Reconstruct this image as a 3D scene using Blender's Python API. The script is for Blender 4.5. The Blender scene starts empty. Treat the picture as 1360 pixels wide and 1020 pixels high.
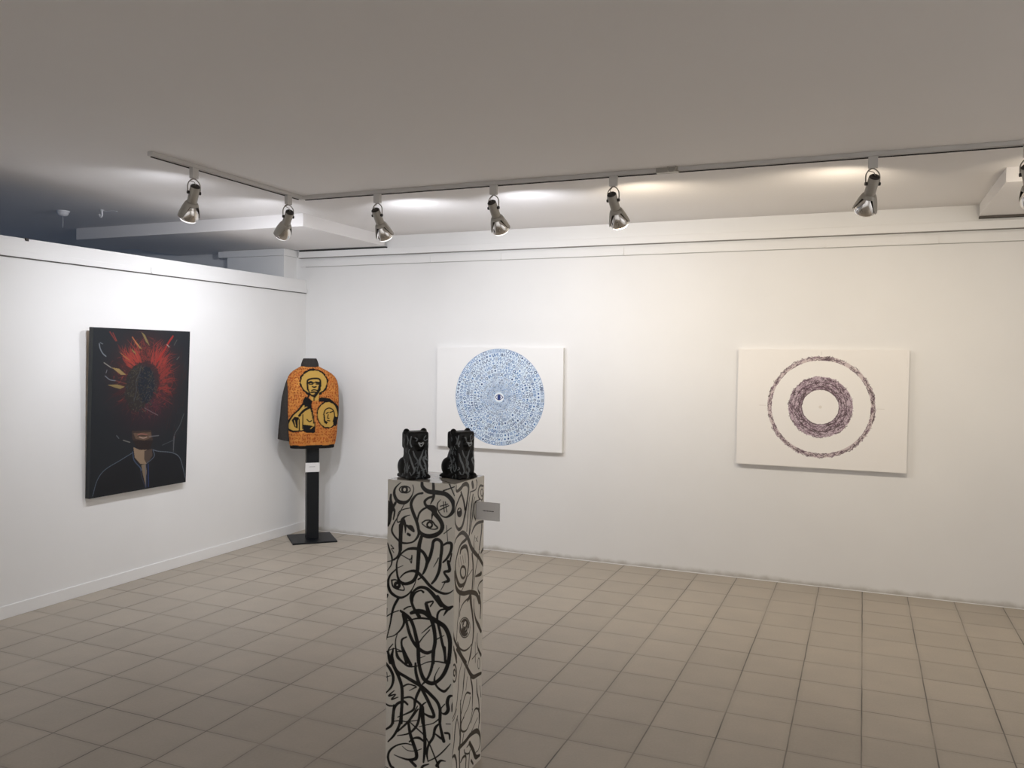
import bpy, bmesh, math, random
import numpy as np
from mathutils import Vector, Matrix
from mathutils.bvhtree import BVHTree

SC = bpy.context.scene
COL = SC.collection
PI = math.pi

# ------------------------------------------------------------------ helpers
def lin(c):
    """sRGB hex or 0-255 triple -> linear rgb"""
    if isinstance(c, str):
        c = [int(c[i:i + 2], 16) for i in (0, 2, 4)]
    o = []
    for v in c:
        v = v / 255.0
        o.append(v / 12.92 if v <= 0.04045 else ((v + 0.055) / 1.055) ** 2.4)
    return o

def mat(name, col=(200, 200, 200), rough=0.6, metal=0.0, spec=0.5, linear=None, attr=None,
        noise=0.0, nscale=8.0, bump=0.0, bscale=60.0, emit=None, estr=0.0):
    m = bpy.data.materials.new(name)
    m.use_nodes = True
    nt = m.node_tree
    b = nt.nodes['Principled BSDF']
    c = linear if linear else lin(col)
    b.inputs['Base Color'].default_value = (*c, 1)
    b.inputs['Roughness'].default_value = rough
    b.inputs['Metallic'].default_value = metal
    b.inputs['Specular IOR Level'].default_value = spec
    tc = nt.nodes.new('ShaderNodeTexCoord')
    src = None
    if attr:
        a = nt.nodes.new('ShaderNodeAttribute'); a.attribute_name = attr
        src = a.outputs['Color']
        nt.links.new(src, b.inputs['Base Color'])
    if noise > 0:
        n = nt.nodes.new('ShaderNodeTexNoise'); n.inputs['Scale'].default_value = nscale
        n.inputs['Detail'].default_value = 5
        nt.links.new(tc.outputs['Object'], n.inputs['Vector'])
        r = nt.nodes.new('ShaderNodeMapRange')
        r.inputs['From Min'].default_value = 0.3; r.inputs['From Max'].default_value = 0.7
        r.inputs['To Min'].default_value = 1 - noise; r.inputs['To Max'].default_value = 1 + noise * 0.4
        nt.links.new(n.outputs['Fac'], r.inputs['Value'])
        mx = nt.nodes.new('ShaderNodeMix'); mx.data_type = 'RGBA'; mx.blend_type = 'MULTIPLY'
        mx.inputs['Factor'].default_value = 1
        if src is not None:
            nt.links.new(src, mx.inputs[6])
        else:
            mx.inputs[6].default_value = (*c, 1)
        nt.links.new(r.outputs['Result'], mx.inputs[7])
        nt.links.new(mx.outputs[2], b.inputs['Base Color'])
    if bump > 0:
        n2 = nt.nodes.new('ShaderNodeTexNoise'); n2.inputs['Scale'].default_value = bscale
        n2.inputs['Detail'].default_value = 4
        nt.links.new(tc.outputs['Object'], n2.inputs['Vector'])
        bp = nt.nodes.new('ShaderNodeBump'); bp.inputs['Strength'].default_value = bump
        bp.inputs['Distance'].default_value = 0.002
        nt.links.new(n2.outputs['Fac'], bp.inputs['Height'])
        nt.links.new(bp.outputs['Normal'], b.inputs['Normal'])
    if emit:
        b.inputs['Emission Color'].default_value = (*emit, 1)
        b.inputs['Emission Strength'].default_value = estr
    return m

def obj(name, bm, m, parent=None, smooth=False, kind=None):
    me = bpy.data.meshes.new(name)
    bmesh.ops.recalc_face_normals(bm, faces=bm.faces[:])
    bm.to_mesh(me); bm.free()
    for x in (m if isinstance(m, (list, tuple)) else [m]):
        me.materials.append(x)
    o = bpy.data.objects.new(name, me)
    COL.objects.link(o)
    if smooth:
        me.polygons.foreach_set('use_smooth', [True] * len(me.polygons))
        if smooth != True:
            try: me.set_sharp_from_angle(angle=math.radians(smooth))
            except Exception: pass
    if parent: o.parent = parent
    if kind: o['kind'] = kind
    return o

def tag(o, label, cat, group=None):
    o['label'] = label; o['category'] = cat
    if group: o['group'] = group
    return o

def thing(name, label, cat, loc=(0, 0, 0), rotz=0, group=None):
    o = bpy.data.objects.new(name, None)
    o.empty_display_size = 0.05
    COL.objects.link(o)
    o.location = loc; o.rotation_euler = (0, 0, rotz)
    return tag(o, label, cat, group)

def add_box(bm, x0, x1, y0, y1, z0, z1, bev=0.0, seg=2, mi=0):
    r = bmesh.ops.create_cube(bm, size=1)
    vs = r['verts']
    for v in vs:
        v.co = Vector((x0 + (v.co.x + .5) * (x1 - x0), y0 + (v.co.y + .5) * (y1 - y0), z0 + (v.co.z + .5) * (z1 - z0)))
    fs = set(f for v in vs for f in v.link_faces)
    for f in fs: f.material_index = mi
    if bev > 0:
        es = list(set(e for v in vs for e in v.link_edges))
        bmesh.ops.bevel(bm, geom=es, offset=bev, segments=seg, affect='EDGES', profile=0.6)
    return bm

def extrude_profile(bm, prof, a, b, axis='x'):
    P = [[bm.verts.new((t, p, q) if axis == 'x' else (p, t, q)) for p, q in prof] for t in (a, b)]
    n = len(prof)
    for i in range(n): bm.faces.new((P[0][i], P[0][(i + 1) % n], P[1][(i + 1) % n], P[1][i]))
    bm.faces.new(P[0]); bm.faces.new(P[1])
    return bm

def box(*a, **k): return add_box(bmesh.new(), *a, **k)

def add_lathe(bm, prof, n=32, mtx=None, mi=0, cap=True):
    rings = []
    for r, z in prof:
        ring = []
        for i in range(n):
            t = 2 * PI * i / n
            co = Vector((r * math.cos(t), r * math.sin(t), z))
            if mtx: co = mtx @ co
            ring.append(bm.verts.new(co))
        rings.append(ring)
    for a, b in zip(rings, rings[1:]):
        for i in range(n):
            f = bm.faces.new((a[i], a[(i + 1) % n], b[(i + 1) % n], b[i])); f.material_index = mi
    if cap:
        for ring in (rings[0], rings[-1]):
            try:
                f = bm.faces.new(ring); f.material_index = mi
            except ValueError: pass
    return bm

def add_tube(bm, pts, r, n=10, mi=0):
    P = [Vector(p) for p in pts]
    rings = []
    up = Vector((0.13, 0.31, 0.94)).normalized()
    for i, p in enumerate(P):
        d = (P[min(i + 1, len(P) - 1)] - P[max(i - 1, 0)]).normalized()
        a = d.cross(up)
        if a.length < 1e-3: a = d.cross(Vector((1, 0, 0)))
        a.normalize(); b = d.cross(a)
        rr = r[i] if isinstance(r, (list, tuple)) else r
        rings.append([bm.verts.new(p + (a * math.cos(t) + b * math.sin(t)) * rr) for t in [2 * PI * k / n for k in range(n)]])
    for A, B in zip(rings, rings[1:]):
        for k in range(n):
            f = bm.faces.new((A[k], A[(k + 1) % n], B[(k + 1) % n], B[k])); f.material_index = mi
    for R in (rings[0], rings[-1]):
        try: bm.faces.new(R).material_index = mi
        except ValueError: pass
    return bm

def spline(pts, k=8):
    """Catmull-Rom through points of any dimension"""
    P = [np.array(p, float) for p in pts]
    if len(P) < 3:
        return P
    Q = [2 * P[0] - P[1]] + P + [2 * P[-1] - P[-2]]
    out = []
    for i in range(1, len(Q) - 2):
        p0, p1, p2, p3 = Q[i - 1:i + 3]
        for j in range(k):
            t = j / k
            out.append(0.5 * (2 * p1 + (p2 - p0) * t + (2 * p0 - 5 * p1 + 4 * p2 - p3) * t * t + (3 * p1 - p0 - 3 * p2 + p3) * t ** 3))
    out.append(P[-1])
    return out

class Canvas:
    """paint laid on a surface: a grid of pigment colours in surface metres, stored as a vertex colour"""
    def __init__(s, w, h, res, col):
        s.w, s.h = w, h
        s.nx, s.ny = int(round(w / res)) + 1, int(round(h / res)) + 1
        s.dx, s.dy = w / (s.nx - 1), h / (s.ny - 1)
        s.a = np.empty((s.ny, s.nx, 3)); s.a[:] = lin(col)
        s.X, s.Y = np.meshgrid(np.linspace(0, w, s.nx), np.linspace(0, h, s.ny))
    def _win(s, x0, x1, y0, y1):
        i0 = max(0, int(x0 / s.dx) - 1); i1 = min(s.nx, int(x1 / s.dx) + 3)
        j0 = max(0, int(y0 / s.dy) - 1); j1 = min(s.ny, int(y1 / s.dy) + 3)
        return (i0, i1, j0, j1) if i1 > i0 and j1 > j0 else None
    def seg(s, a, b, c, op=1.0):
        (x0, y0, w0), (x1, y1, w1) = a, b
        m = max(w0, w1) / 2 + s.dx
        W = s._win(min(x0, x1) - m, max(x0, x1) + m, min(y0, y1) - m, max(y0, y1) + m)
        if not W: return
        i0, i1, j0, j1 = W
        X = s.X[j0:j1, i0:i1]; Y = s.Y[j0:j1, i0:i1]
        dx, dy = x1 - x0, y1 - y0
        L = dx * dx + dy * dy
        t = np.clip(((X - x0) * dx + (Y - y0) * dy) / L, 0, 1) if L > 1e-12 else 0 * X
        d = np.hypot(X - x0 - t * dx, Y - y0 - t * dy)
        al = np.clip(((w0 + (w1 - w0) * t) / 2 - d) / s.dx + 0.5, 0, 1)[..., None] * op
        s.a[j0:j1, i0:i1] = s.a[j0:j1, i0:i1] * (1 - al) + np.array(c) * al
    def stroke(s, pts, c, smooth=True, op=1.0, k=6):
        P = spline(pts, k) if smooth and len(pts) > 2 else pts
        for a, b in zip(P, P[1:]): s.seg(a, b, c, op)
    def poly(s, pts, c, op=1.0):
        P = np.array(pts, float)
        W = s._win(P[:, 0].min(), P[:, 0].max(), P[:, 1].min(), P[:, 1].max())
        if not W: return
        i0, i1, j0, j1 = W
        X = s.X[j0:j1, i0:i1]; Y = s.Y[j0:j1, i0:i1]
        ins = np.zeros(X.shape, bool)
        n = len(P)
        for i in range(n):
            xa, ya = P[i]; xb, yb = P[(i + 1) % n]
            if ya == yb: continue
            cond = ((ya > Y) != (yb > Y)) & (X < (xb - xa) * (Y - ya) / (yb - ya) + xa)
            ins ^= cond
        al = ins[..., None] * op
        s.a[j0:j1, i0:i1] = s.a[j0:j1, i0:i1] * (1 - al) + np.array(c) * al

def pairs(flat, n=2, sc=0.001):
    return [tuple(flat[i + j] * sc for j in range(n)) for i in range(0, len(flat), n)]

def raw_mesh(name, V, Q, C, m, parent=None, smooth=False):
    """V (n,3), Q (k,4) quads, C (n,3) linear colours -> object with a 'paint' colour attribute"""
    me = bpy.data.meshes.new(name)
    me.vertices.add(len(V)); me.vertices.foreach_set('co', np.asarray(V, np.float32).ravel())
    me.loops.add(len(Q) * 4); me.loops.foreach_set('vertex_index', np.asarray(Q, np.int32).ravel())
    me.polygons.add(len(Q)); me.polygons.foreach_set('loop_start', np.arange(0, len(Q) * 4, 4, dtype=np.int32))
    me.update(calc_edges=True)
    me.validate()
    at = me.color_attributes.new('paint', 'FLOAT_COLOR', 'POINT')
    at.data.foreach_set('color', np.hstack([C, np.ones((len(C), 1))]).astype(np.float32).ravel())
    if smooth: me.polygons.foreach_set('use_smooth', np.ones(len(Q), bool))
    me.materials.append(m)
    o = bpy.data.objects.new(name, me); COL.objects.link(o)
    if parent: o.parent = parent
    return o

def grid_patch(cv, O, ex, ey):
    """vertices, quads, colours of a painted canvas placed at O spanned by ex, ey (unit vectors)"""
    O, ex, ey = np.array(O, float), np.array(ex, float), np.array(ey, float)
    V = O + cv.X.reshape(-1, 1) * ex + cv.Y.reshape(-1, 1) * ey
    idx = np.arange(cv.nx * cv.ny).reshape(cv.ny, cv.nx)
    Q = np.stack([idx[:-1, :-1], idx[:-1, 1:], idx[1:, 1:], idx[1:, :-1]], -1).reshape(-1, 4)
    return V, Q, cv.a.reshape(-1, 3)

def join_patches(L):
    V, Q, C, n = [], [], [], 0
    for v, q, c in L:
        V.append(v); Q.append(q + n); C.append(c); n += len(v)
    return np.vstack(V), np.vstack(Q), np.vstack(C)

def quad(a, b, c, d, col):
    return np.array([a, b, c, d], float), np.array([[0, 1, 2, 3]]), np.array([lin(col)] * 4)

# traced brush strokes, millimetres on each surface (widths in tenths)
PED_FRONT=[[60,1199,27,36,1176,73,30,1151,128,42,1126,155,66,1118,155,91,1125,109,110,1149,54,118,1175,36,114,1192,36],[155,1207,113,158,1188,158,181,1172,180,221,1170,179,260,1166,187,287,1145,186,297,1118,186,287,1093,133,264,1076,67,241,1082,54,225,1106,54,225,1126,45,238,1143,27],[205,1208,112,207,1178,125,207,1150,112,194,1122,36],[205,1153,90,182,1144,90,168,1129,112,178,1112,135,206,1104,278,214,1087,215,238,1061,179,247,1038,179,238,1016,157,211,999,180,176,994,180,148,1007,136,136,1038,81,143,1078,81,163,1100,81,190,1111,54],[206,1090,99,202,1079,81,200,1061,27],[250,1136,40,255,1096,40],[259,1136,40,266,1097,40],[237,1117,45,270,1128,44],[233,1101,45,274,1122,44],[250,1179,62,298,1198,44],[276,1207,62,298,1163,44],[157,1045,54,175,1056,54,199,1056,63,214,1042,72,226,1030,63,207,1023,45,179,1028,45,159,1040,45,157,1045,45],[158,1163,90,134,1156,72,115,1136,113,107,1114,127,115,1086,145,131,1052,145,140,1024,136,142,996,113,124,970,73,100,959,64,68,957,91,40,973,82,23,993,83,21,1010,73,31,1033,55,47,1059,46,71,1104,36,87,1126,27],[101,1099,36,75,1092,46,51,1077,37,45,1039,46,71,1047,64],[60,928,165,60,960,174,62,1000,173,67,1043,160,75,1058,91,87,1066,45,103,1071,23],[75,1047,137,82,1023,114,82,998,36],[88,1029,68,100,1021,136,120,1008,91,112,1025,91,100,1028,68],[94,994,118,102,991,118],[15,1146,92,14,1124,114,24,1093,160,32,1079,91,27,1047,55],[5,1120,55,10,1085,165,10,1049,165,3,1019,73],[36,1115,114,22,1086,92,10,1027,46],[254,1010,36,286,1036,36],[265,1044,27,271,982,36],[60,1026,164,60,966,155,58,919,128,46,896,92,28,884,55],[156,992,136,146,956,172,143,920,181,141,885,172,138,849,163,130,823,145,114,804,137,86,793,128,62,798,128,49,818,101,44,853,83,47,882,64,65,912,64,89,931,82,113,938,114,141,938,127,165,926,136,181,899,158,179,878,135,171,856,113,163,841,68],[163,841,63,183,886,117,196,919,144,204,951,135,209,976,126,227,985,125,244,973,134,245,945,143,241,913,134,236,867,135,221,830,117,203,807,81],[210,874,27,224,897,45,231,912,45],[252,965,72,270,975,98,287,973,125,285,945,116,270,916,98,251,896,63],[274,902,134,280,868,134,257,858,90,277,829,134,248,817,36],[264,824,54,243,785,27],[289,935,53,282,903,71],[65,907,37,105,893,46,113,910,45,111,880,45,103,893,46],[43,851,37,73,865,27],[39,845,55,13,817,83,5,784,129,19,750,138,58,734,101,91,747,73,114,772,55,130,805,36,134,827,27],[21,800,64,31,773,74,74,765,55,78,778,46,58,797,55,39,804,55,21,800,64],[60,815,46,82,836,64,114,848,100,138,845,136,166,824,136,194,798,135,225,781,117,256,774,99,280,779,63,299,793,27],[142,817,64,162,830,72],[166,769,100,154,774,63,131,763,82,117,743,128,115,725,128],[115,757,64,126,771,91,150,786,113,178,786,136,202,771,171,230,743,189,245,727,189],[1,949,55,12,918,83,22,890,83,18,861,55,0,836,37],[17,942,46,30,929,37,20,928,28,30,913,37],[0,873,37,36,884,37],[3,739,92,-1,729,92],[54,732,115,34,697,110,24,664,92,15,615,65,-1,555,46],[115,761,128,111,735,137,123,701,128,148,669,182],[63,681,92,83,671,137,108,653,160,124,623,155,136,582,173,145,544,173,148,484,164],[111,678,128,139,689,182,171,688,199,199,672,199,231,658,198,262,642,198,282,606,197,286,564,179,281,504,162],[179,722,158,191,689,181,207,655,181,217,618,172,220,576,163,212,529,154,213,493,145],[179,728,100,210,737,63,198,716,63],[229,757,171,249,731,162,273,717,179,296,728,71],[273,713,134,257,687,45],[265,714,63,242,706,72,230,687,99,229,655,90],[231,655,117,241,621,117,251,580,126,263,540,126,267,502,126],[87,661,137,94,630,128,108,589,146,129,556,146,157,535,155,185,528,136,212,541,90],[75,667,128,80,635,110,64,604,74,35,577,46,3,565,37],[-2,649,46,26,668,46,55,681,46],[0,682,65,-1,657,55],[79,689,64,95,700,55,111,705,46],[94,644,46,128,657,64,163,664,82,203,664,72],[52,592,37,42,558,55,44,522,74,57,491,83,77,473,101],[92,579,55,72,566,83,70,544,101,81,509,138,93,475,147],[160,603,27,188,628,54,203,641,54],[145,558,64,168,590,45,196,622,45],[220,583,45,239,596,45,260,608,27],[153,502,36,177,515,27],[30,542,37,11,517,65,10,488,102,18,464,139],[-1,506,37,36,524,37,69,518,55],[32,524,65,26,491,139,32,466,157],[7,506,116,16,482,139,37,449,166,58,412,157,72,375,147,75,332,148,73,281,138,72,227,129],[24,497,116,45,439,139,90,417,138,130,402,156,167,387,155,206,361,154,234,337,145,246,304,136,245,258,127],[73,533,138,93,497,165,112,469,165],[44,515,65,49,490,65,73,476,92,98,463,92,126,464,55,158,476,36,189,492,45,228,500,54,260,500,72],[44,513,46,73,517,64],[145,544,155,147,494,155,158,449,164,174,420,182,206,409,163,237,426,136,264,462,162,281,511,162,286,564,152],[216,554,136,213,508,127,203,460,118,186,422,91,166,399,64],[263,561,117,267,509,108],[134,478,101,136,442,137,150,402,155,175,363,155,199,324,155,219,282,136,200,275,109,168,285,64],[240,478,27,223,445,45,220,420,91,234,397,100,261,386,108,280,402,72,292,419,36],[-5,461,116,20,435,139,33,405,130,25,367,93,-3,334,47],[-6,399,37,19,410,37],[3,422,37,7,386,37],[38,353,37,13,327,74,44,338,46,26,315,65,56,329,37],[78,376,74,102,389,64,135,387,64],[107,364,28,139,384,64],[-7,295,56,14,287,74,38,290,56],[99,307,101,83,315,101,55,303,111,38,275,111,33,220,121],[79,329,65,111,338,83,131,327,82,128,294,83,100,271,64,55,247,37],[155,378,119,139,343,119,133,310,92],[135,331,92,159,314,119,164,290,155,170,244,164],[183,330,46,167,315,73,160,289,91,152,259,73],[145,308,46,128,276,64,100,232,74],[304,376,45,285,369,117,277,345,153,281,317,153,270,299,117,254,298,54,250,315,45,266,336,45],[308,360,63,300,338,90,297,311,36],[131,329,92,128,292,92,96,269,64,55,247,37],[75,319,129,71,265,139,64,220,120,40,172,102,11,138,56],[38,291,120,33,247,130,27,210,111,-6,182,65],[35,226,37,63,234,46,96,236,46,148,251,37],[167,306,164,172,246,146,179,187,155,179,137,137,174,86,82],[160,305,128,148,242,110,129,210,92,101,187,65,54,171,37],[148,296,64,104,238,92,56,189,65],[104,234,120,113,189,147,129,149,165,142,115,165,138,93,138,106,83,92,73,84,65,40,90,37],[112,236,55,144,216,64,177,194,64,201,162,64,221,123,64,237,91,91,241,76,91],[246,316,136,245,259,118,255,215,136,263,188,154],[239,251,73,224,231,118,216,194,109,197,162,100,189,125,100,194,93,46],[216,215,36,240,202,91,256,194,91],[267,221,81,286,221,90,289,200,63],[247,278,63,216,251,45,176,235,37,152,225,27],[125,145,46,93,146,55,52,131,65,20,103,93,12,72,112,24,42,121,37,35,121],[109,156,64,129,174,74,153,180,110,173,171,82],[77,132,28,101,120,37,133,123,37,165,138,37],[194,93,46,233,119,55,264,150,54,291,183,36],[198,83,46,174,71,92,166,61,110],[272,109,36,249,106,91,233,83,136],[114,81,138,138,64,138],[-5,98,37,-3,69,65],[-9,35,37,12,30,37],[272,258,36,292,261,36],[103,1173,45,101,1167,45,94,1162,45,84,1158,45,73,1158,45,63,1159,46,56,1164,46,53,1169,46,55,1175,46,62,1181,46,72,1184,45,83,1185,45,93,1183,45,100,1179,45,103,1173,45],[88,1172,82,87,1167,82,84,1163,82,80,1160,82,75,1160,82,70,1162,82,67,1165,82,66,1170,82,67,1175,82,70,1179,82,75,1182,82,80,1182,82,84,1180,82,87,1177,82,88,1172,82],[202,1040,72,201,1036,72,198,1032,72,193,1029,72,189,1029,72,184,1031,72,181,1034,72,180,1039,72,181,1043,72,184,1047,72,188,1050,72,193,1050,72,198,1048,72,201,1045,72,202,1040,72],[58,785,119,57,780,119,54,777,119,50,775,119,45,774,119,41,775,119,38,778,119,37,782,119,38,786,119,41,790,119,45,792,119,50,793,119,54,791,119,57,789,119,58,785,119]]
PED_RIGHT=[[11,1204,63,15,1179,105,51,1184,159,75,1195,160,108,1194,172,126,1174,151,114,1125,129,95,1075,150,71,1033,150,39,1024,138,11,1047,94,2,1080,84,9,1114,84,36,1144,95,60,1162,95],[55,1169,106,81,1130,128,94,1093,129],[143,1157,54,124,1088,54,113,1003,65],[169,1142,88,153,1083,98,135,981,76],[187,1129,55,174,1105,55,163,1045,77,139,984,54],[161,1192,185,168,1175,186],[143,1157,43,194,1160,55,207,1184,66,198,1200,55],[270,1164,79,238,1169,89,221,1149,89,226,1123,78,258,1107,67,271,1131,79],[249,1108,78,196,1109,77,183,1093,77,180,1060,77,198,1033,66],[275,1014,113,216,1017,122,181,1005,99,160,984,55],[261,1005,101,258,973,101,237,902,90],[200,960,33,223,938,33],[222,961,33,201,943,33],[1,974,42,16,992,74,48,1004,127,80,1003,171,122,975,195,158,928,197,193,899,188,238,867,168,280,827,136],[106,971,151,57,959,107,26,924,85,11,881,84,24,833,138,53,798,160,94,794,151,118,817,109,134,864,87,128,909,109,107,942,162,65,943,139,54,925,85],[38,910,27,47,873,27],[54,914,27,67,876,27],[74,913,27,88,878,27],[99,915,27,104,878,27],[167,900,110,177,854,110,178,803,111,171,753,100],[7,865,84,13,815,116,37,780,170,87,757,184,154,745,187,216,720,190,244,679,169],[193,895,55,183,934,55,191,969,44],[274,896,147,256,885,90],[238,893,56,216,853,56,196,799,56,184,750,44],[205,798,78,254,796,169,258,802,113],[273,765,80,241,758,68,229,739,56,247,715,113],[169,834,44,127,815,44],[102,792,43,70,772,54],[58,757,54,55,730,43],[155,732,220,129,717,109],[50,763,53,51,702,54,37,653,53,30,585,43],[243,705,147,258,664,113,255,609,79],[138,726,77,88,717,65,60,696,54,56,673,43],[155,728,220,164,689,166,179,641,133,189,591,134,186,547,112,169,505,78,145,458,66],[39,575,64,60,544,75,101,521,76,143,517,66,173,525,56],[-6,673,42,-3,637,63,10,594,106,43,552,129,77,509,141,119,466,154],[190,708,45,191,664,67,210,618,112,238,584,170,266,549,137],[229,552,45,226,516,56,240,482,79,268,450,114],[3,569,74,16,537,96,33,496,96],[179,461,45,232,470,45],[208,522,34,211,436,45],[31,549,107,77,502,130,120,455,143,155,414,167,190,383,191,235,375,159,271,370,126],[3,558,64,28,525,96,32,499,75],[174,507,45,162,478,67,137,450,66],[240,482,113,269,446,114],[82,479,43,58,441,54,48,380,54,41,340,54,25,303,54,-6,277,43],[112,447,55,100,397,98,93,356,55,70,315,43],[134,403,33,122,353,44],[164,393,78,183,345,112,188,299,79,185,248,45],[166,322,78,131,338,77,106,322,66,91,292,55,75,262,55],[166,307,56,150,276,45,108,253,44,84,233,44],[226,359,45,232,305,91,252,252,80,259,163,80],[257,220,92,221,238,79,195,226,56,174,197,56],[259,321,34,274,267,46],[46,276,65,27,241,86,17,181,75,2,131,43],[73,329,54,76,239,120,73,168,120,67,117,109,72,55,77],[42,270,43,64,215,44,69,188,44],[108,247,44,84,235,55,81,208,77,102,190,77,135,185,67,169,208,56,190,248,45],[248,225,103,262,189,80,250,138,57],[240,191,46,171,152,45],[62,140,185,120,141,177,171,148,191,232,139,205,265,109,138,270,72,58,253,50,46,226,50,34],[112,111,66,121,93,67,155,77,67,172,85,56],[106,179,66,94,148,55],[163,118,168,199,73,181,227,31,194,267,20,116],[137,111,56,172,115,90],[-6,127,75,22,127,119,39,100,108,43,68,76],[80,75,77,104,85,110,130,74,89,127,30,67],[182,36,113,201,13,91],[164,74,67,157,16,56],[-13,268,43,2,272,43,18,280,43,37,308,43],[62,1087,74,61,1081,74,55,1076,74,48,1075,74,39,1076,74,31,1080,74,26,1087,74,24,1094,74,25,1100,74,31,1105,74,38,1106,74,47,1105,74,55,1101,74,60,1094,74,62,1087,74],[58,1088,74,56,1083,74,51,1079,74,43,1079,74,36,1082,74,31,1087,74,29,1093,74,30,1098,74,35,1102,74,43,1102,74,50,1099,74,55,1094,74,58,1088,74],[52,1089,74,51,1086,74,48,1084,74,43,1084,74,39,1085,74,36,1088,74,34,1092,74,35,1095,74,38,1097,74,43,1097,74,47,1096,74,50,1093,74,52,1089,74],[46,1090,74,46,1089,74,45,1088,74,43,1088,74,42,1089,74,41,1090,74,40,1091,74,40,1092,74,41,1093,74,43,1093,74,44,1092,74,45,1091,74,46,1090,74],[268,1137,45,267,1130,45,264,1126,45,260,1123,45,255,1124,45,251,1128,45,248,1133,45,246,1140,45,247,1146,45,250,1151,45,254,1153,45,259,1153,45,264,1149,45,267,1143,45,268,1137,45],[108,838,98,106,828,98,99,821,97,89,819,97,78,822,97,68,829,97,61,839,96,58,849,96,60,859,96,67,866,96,77,868,97,88,865,97,98,859,97,105,849,97,108,838,98],[156,599,44,151,582,44,136,572,44,116,571,44,92,578,43,72,592,43,57,611,43,52,630,43,56,645,43,70,655,43,90,657,43,113,651,44,135,637,44,150,618,44,156,599,44],[142,603,116,137,589,116,123,582,116,104,584,115,84,594,114,70,609,114,64,626,114,69,639,114,83,646,114,102,645,115,122,635,115,137,620,116,142,603,116],[126,607,116,124,599,115,115,595,115,103,596,115,92,602,114,83,611,114,80,621,114,83,629,114,91,634,114,102,633,115,114,627,115,123,617,115,126,607,116],[111,612,115,110,609,115,107,608,115,103,608,115,99,610,115,96,613,115,95,617,115,96,619,115,99,621,115,103,620,115,107,618,115,110,615,115,111,612,115],[33,453,75,31,439,75,26,429,75,17,425,75,8,429,75,0,438,74,-6,452,74,-9,467,74,-7,481,74,-2,491,74,7,495,74,16,492,75,24,482,75,30,469,75,33,453,75],[22,459,64,21,453,64,19,450,64,16,448,64,12,450,64,9,453,64,6,458,64,6,464,64,6,470,64,8,473,64,11,475,64,15,473,64,18,470,64,21,465,64,22,459,64],[258,416,34,257,406,34,254,399,34,250,397,34,245,398,34,240,404,34,237,413,34,236,423,34,237,433,34,239,440,34,244,443,34,249,441,34,253,435,34,256,426,34,258,416,34]]
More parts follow.
